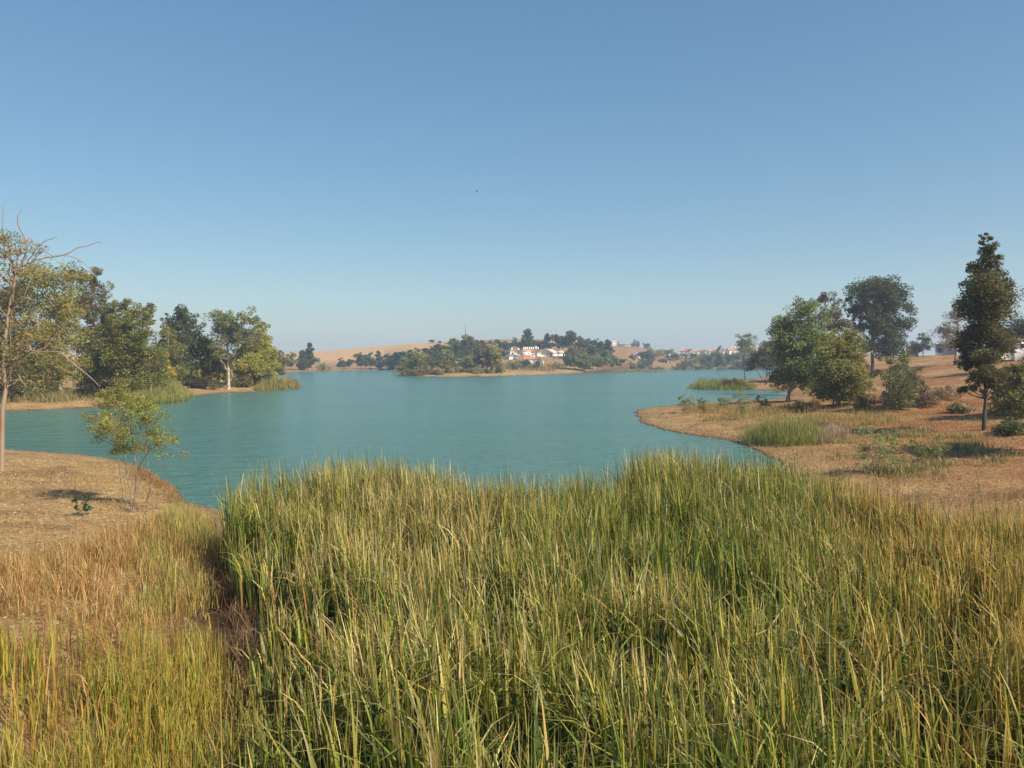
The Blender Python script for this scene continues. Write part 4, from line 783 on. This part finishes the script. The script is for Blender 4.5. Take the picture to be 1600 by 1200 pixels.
house('cream_house', 'two storey cream hilltop house with stepped gable', 'house', 861, 869, 529, 536.2, 525.6, 9, 'front', wall=M_CREAM, wins=[(-.9, .6, .7, 1.0), (1.0, .6, .7, 1.0), (0, 3, .6, .8)], roof=M_TAN, chims=[(.6, .4, .9)], D=520)
house('cream_house', 'wide cream house with reddish roof just right of the stepped gable', 'house', 868.5, 878, 529.6, 534, 526.8, 8, 'side', wall=M_CREAM, wins=[(-1, .6, .7, .8), (1, .6, .7, .8)], chims=[(-.3, .5, 1.0), (.55, .5, 1.0)], roof=M_TAN, D=540)
house('cream_house', 'cream cottage peeping out right of the broad domed tree', 'house', 896, 907, 530.4, 533.5, 527.8, 8, 'side', wall=M_CREAM, wins=[(-1, .4, .6, .7), (1.2, .4, .6, .7)], roof=M_TAN, chims=[(-.2, .5, .6)], D=545)
house('white_shed', 'tiny white roofed hut among trees behind the long roof', 'shed', 839, 843.5, 532.4, 535, 531.2, 4, 'front', wins=[(0, 0, .6, .7)], D=530)
house('cottage', 'orange roofed cottage at the left edge of the houses', 'house', 774, 783, 554.5, 558, 549.6, 7, 'side', rot=22, wins=[(-.6, .3, .5, .5), (1.0, .3, .5, .5)], roof=noisemat('orange_tile', (.48, .19, .08), (.58, .26, .12), 2, .8), group=GH)
house('white_shed', 'small white hut by the shore trees at left of the group', 'shed', 784.5, 788.5, 567.2, 573, 566.2, 3, 'front', rot=10, wins=[(0, .6, .5, .5)], roof=M_WHITE, group=GH)
house('white_house', 'plain white box house alone on the hill crest', 'house', 957.5, 967.5, 534.2, 540.6, 533, 7, 'side', wins=[(-1.0, 1.0, .6, .6), (1.2, 1.0, .6, .6)], roof=M_TAN)
house('stone_wall', 'low dark ruined wall right of the white box house', 'wall', 968, 984, 538.4, 541.6, 538.2, .6, 'flat', wall=M_STONE, roof=M_STONE)
house('stone_ruin', 'broken pale stone ruin at the end of the dark wall', 'ruin', 985, 990, 537.8, 542.2, 536.8, 2, 'front', wall=M_STONE, roof=M_STONE, wins=[(0, 0, .7, 1.0)])
house('white_house', 'small white gabled house with grey roof above the far right shore', 'house', 996, 1004.5, 555, 560.8, 551.8, 8, 'front', rot=18, wins=[(.6, .6, .7, .7), (-.9, .6, .7, .7)], roof=M_GREY)
house('white_shed', 'tiny white shed on the bare slope above the far right shore', 'shed', 1043.5, 1048, 564.8, 567.4, 563.4, 3, 'front', wins=[(0, 0, .6, .7)], roof=M_WHITE)
house('barn', 'long barn with grey sheet roof below the village', 'barn', 1061, 1083, 555, 558.2, 551.4, 10, 'side', rot=8, wins=[(-4.6, 0, 1.2, 1.1), (0, 0, 1.2, 1.1)], roof=M_GREY)
house('barn', 'small barn with brown roof left of the grey sheet roof', 'barn', 1046, 1056, 556.4, 559, 553.6, 8, 'side', wall=M_STONE, wins=[(0, 0, 1.2, 1.0)], roof=M_STONE)
GV = 'village houses on the far right skyline'
for i, (a, c, ye, yb, yr, kd, ch, lb) in enumerate([
    (1062, 1078, 548.6, 552.6, 545.6, 'side', [(-.6, .5, .9)], 'leftmost village house with long clay roof'), (1076.5, 1083.5, 549.2, 553, 546.8, 'front', [], 'village house with white gable second from the left'),
    (1084, 1101, 549.2, 553.4, 546.4, 'side', [(-.1, .5, .9), (.5, .5, .7)], 'village house with clay roof between two white gables'), (1101.5, 1108, 549.8, 554, 547.4, 'front', [(.5, .4, .8)], 'village house with white gable left of the green tree'),
    (1108, 1121, 549, 553.6, 545.8, 'side', [(.3, .5, .8)], 'clay roofed village house left behind the green tree'), (1122, 1131, 547.8, 553, 544.6, 'side', [], 'village house hidden behind the green tree'), (1130, 1139.5, 549.4, 554, 546.6, 'front', [], 'largest white gable house right of the green tree'),
    (1139, 1157, 547.6, 553, 543.8, 'side', [(-.25, .5, 1.3), (.35, .5, 1.3)], 'village house with two tall white chimneys'), (1157.5, 1166.5, 548, 552.6, 545.6, 'front', [(-.4, .4, 1.2)], 'white gable village house behind the umbrella crowned tree'),
    (1166, 1176, 546.6, 552, 543, 'side', [(-.6, .5, 1.2), (.6, .5, 1.2)], 'red roofed village house right behind the umbrella crowned tree'), (1175.5, 1181, 545.4, 551, 542.8, 'front', [(.3, .5, 1.2)], 'narrow white village house next to the grey green tree top'),
    (1181, 1196, 545.4, 551, 541.6, 'side', [(-.3, .5, 1), (.5, .5, 1)], 'rightmost clearly seen red roof of the village'), (1198, 1212, 546, 551, 543, 'front', [(.3, .5, 1)], 'village house glimpsed through the fresh green eucalyptus')]):
    Wm = (c - a) / 2 / F * 600
    house('village_house', lb, 'house', a, c, ye, yb, yr, 9, kd, wins=[(-Wm * .5, .7, .8, .8), (Wm * .3, 0, .8, 1.5)], chims=ch, D=610 + (i % 3) * 6, group=GV, rot=(-8, 10, 0, 16)[i % 4])
house('workshop', 'blue grey building on the right skyline under the brown leaved tree', 'building', 1463, 1491, 538, 551, 535.4, 10, 'side', wall=M_BLUE, roof=M_GREY, wins=[(-1, 0, 1.1, 1.1), (1.1, .5, .8, .5)], D=195)
house('orange_shed', 'low orange brown building left of the small dark skyline tree', 'shed', 1418, 1434, 548, 553, 545.4, 6, 'side', wall=M_STONE, wins=[(0, 0, .7, .6)], D=205)
house('white_house', 'white house with beige gable roof seen right of the cone shaped tree', 'house', 1566, 1584, 524, 552, 514, 8, 'front', wall=M_CREAM, roof=M_TAN, wins=[(-.6, 1.6, .7, .9), (.7, 0, .8, 1.8)], D=150, chims=[(.4, .5, .8)])
house('white_house', 'white walled house under the dark pine at the right edge', 'house', 1590, 1640, 533, 552, 529, 8, 'side', wins=[(-1.6, .9, .8, .8), (1.5, 0, .9, 1.6)], D=140)

def pole(label, px, y0, y1, r, D=None, arm=0, name='mast', cat='mast'):
    b = hit(px, y1) if D is None else az(px, y1, D)
    if D is not None: b[2] = gz(b[0], b[1])
    top = az(px, y0, b[1])[2] - b[2]
    o = bpy.data.objects.new(name, None); COL.objects.link(o); o.location = b; tag(o, label, cat)
    v, q = tube([(0, 0, -.5), (0, 0, top * .5), (0, 0, top)], [r, r * .8, r * .5], 8); link('pole', quads('pole', v, q, M_METAL, smooth=True), o)
    if arm: v, q = box(-arm, arm, -.08, .08, top * .94, top * .94 + .14); link('cross_arm', quads('cross_arm', v, q, M_METAL), o)
    else:
        v, q = tube([(0, 0, top), (0, 0, top + .8)], [.25, .2], 6); link('antenna', quads('antenna', v, q, M_WHITE), o)
pole('tall thin radio mast rising behind the tallest tree', 727.5, 505, 545, .34, D=560)
pole('utility pole in front of the white gabled house', 850.3, 543.5, 562, .10, name='utility_pole', cat='pole', arm=.5)
pole('thin pole beside the bare dead skyline tree', 1024.5, 536, 547, .12, name='utility_pole', cat='pole', arm=.5)
def rock():
    b = hit(967, 577); r = np.random.default_rng(2)
    import bmesh
    bm = bmesh.new(); bmesh.ops.create_icosphere(bm, subdivisions=2, radius=.7)
    for v in bm.verts: v.co *= 1 + r.uniform(-.2, .15); v.co.z *= .8
    me = bpy.data.meshes.new('rock'); bm.to_mesh(me); bm.free(); me.materials.append(M_CREAM)
    o = link('boulder', me); o.location = b + np.array([0, 0, .3]); tag(o, 'pale boulder on the little beach below the waterside greenery', 'rock')
rock()
def bird():
    p = az(745, 299, 120); v1, q1 = tube([(-.2, 0, 0), (-.08, 0, .01), (.08, 0, .02), (.2, 0, 0)], [.01, .05, .05, .015], 6)
    o = link('bird', quads('bird', v1, q1, M_DARK)); o.location = p; tag(o, 'tiny dark bird high in the sky over the lake', 'bird')
    for s in (-1, 1):
        v, q = box(-.07, .06, 0, .012, -.005, .01); V = np.array([(-.08, 0, .01), (.07, 0, .02), (.02, s * .25, .10), (-.08, s * .25, .09), (-.06, 0, .0), (.05, 0, .01), (.01, s * .25, .09), (-.07, s * .25, .08)])
        link('wing', quads('wing', V, [(0, 1, 2, 3), (7, 6, 5, 4), (0, 3, 7, 4), (1, 5, 6, 2)], M_DARK), o)
bird()

# ------------------------------------------------------------------ haze
v, q = box(-2800, 2800, -2800, 2800, -8, 75)
hm = bpy.data.materials.new('haze_air'); hm.use_nodes = True; N = hm.node_tree.nodes; N.remove(N['Principled BSDF'])
pv = N.new('ShaderNodeVolumePrincipled'); pv.inputs['Color'].default_value = (.64, .78, 1.0, 1); pv.inputs['Density'].default_value = .00055; pv.inputs['Anisotropy'].default_value = .2
hm.node_tree.links.new(pv.outputs[0], N['Material Output'].inputs['Volume'])
hz = link('haze', quads('haze', v, q, hm)); tag(hz, 'thin pale haze over the lake and hills', 'haze', kind='stuff')
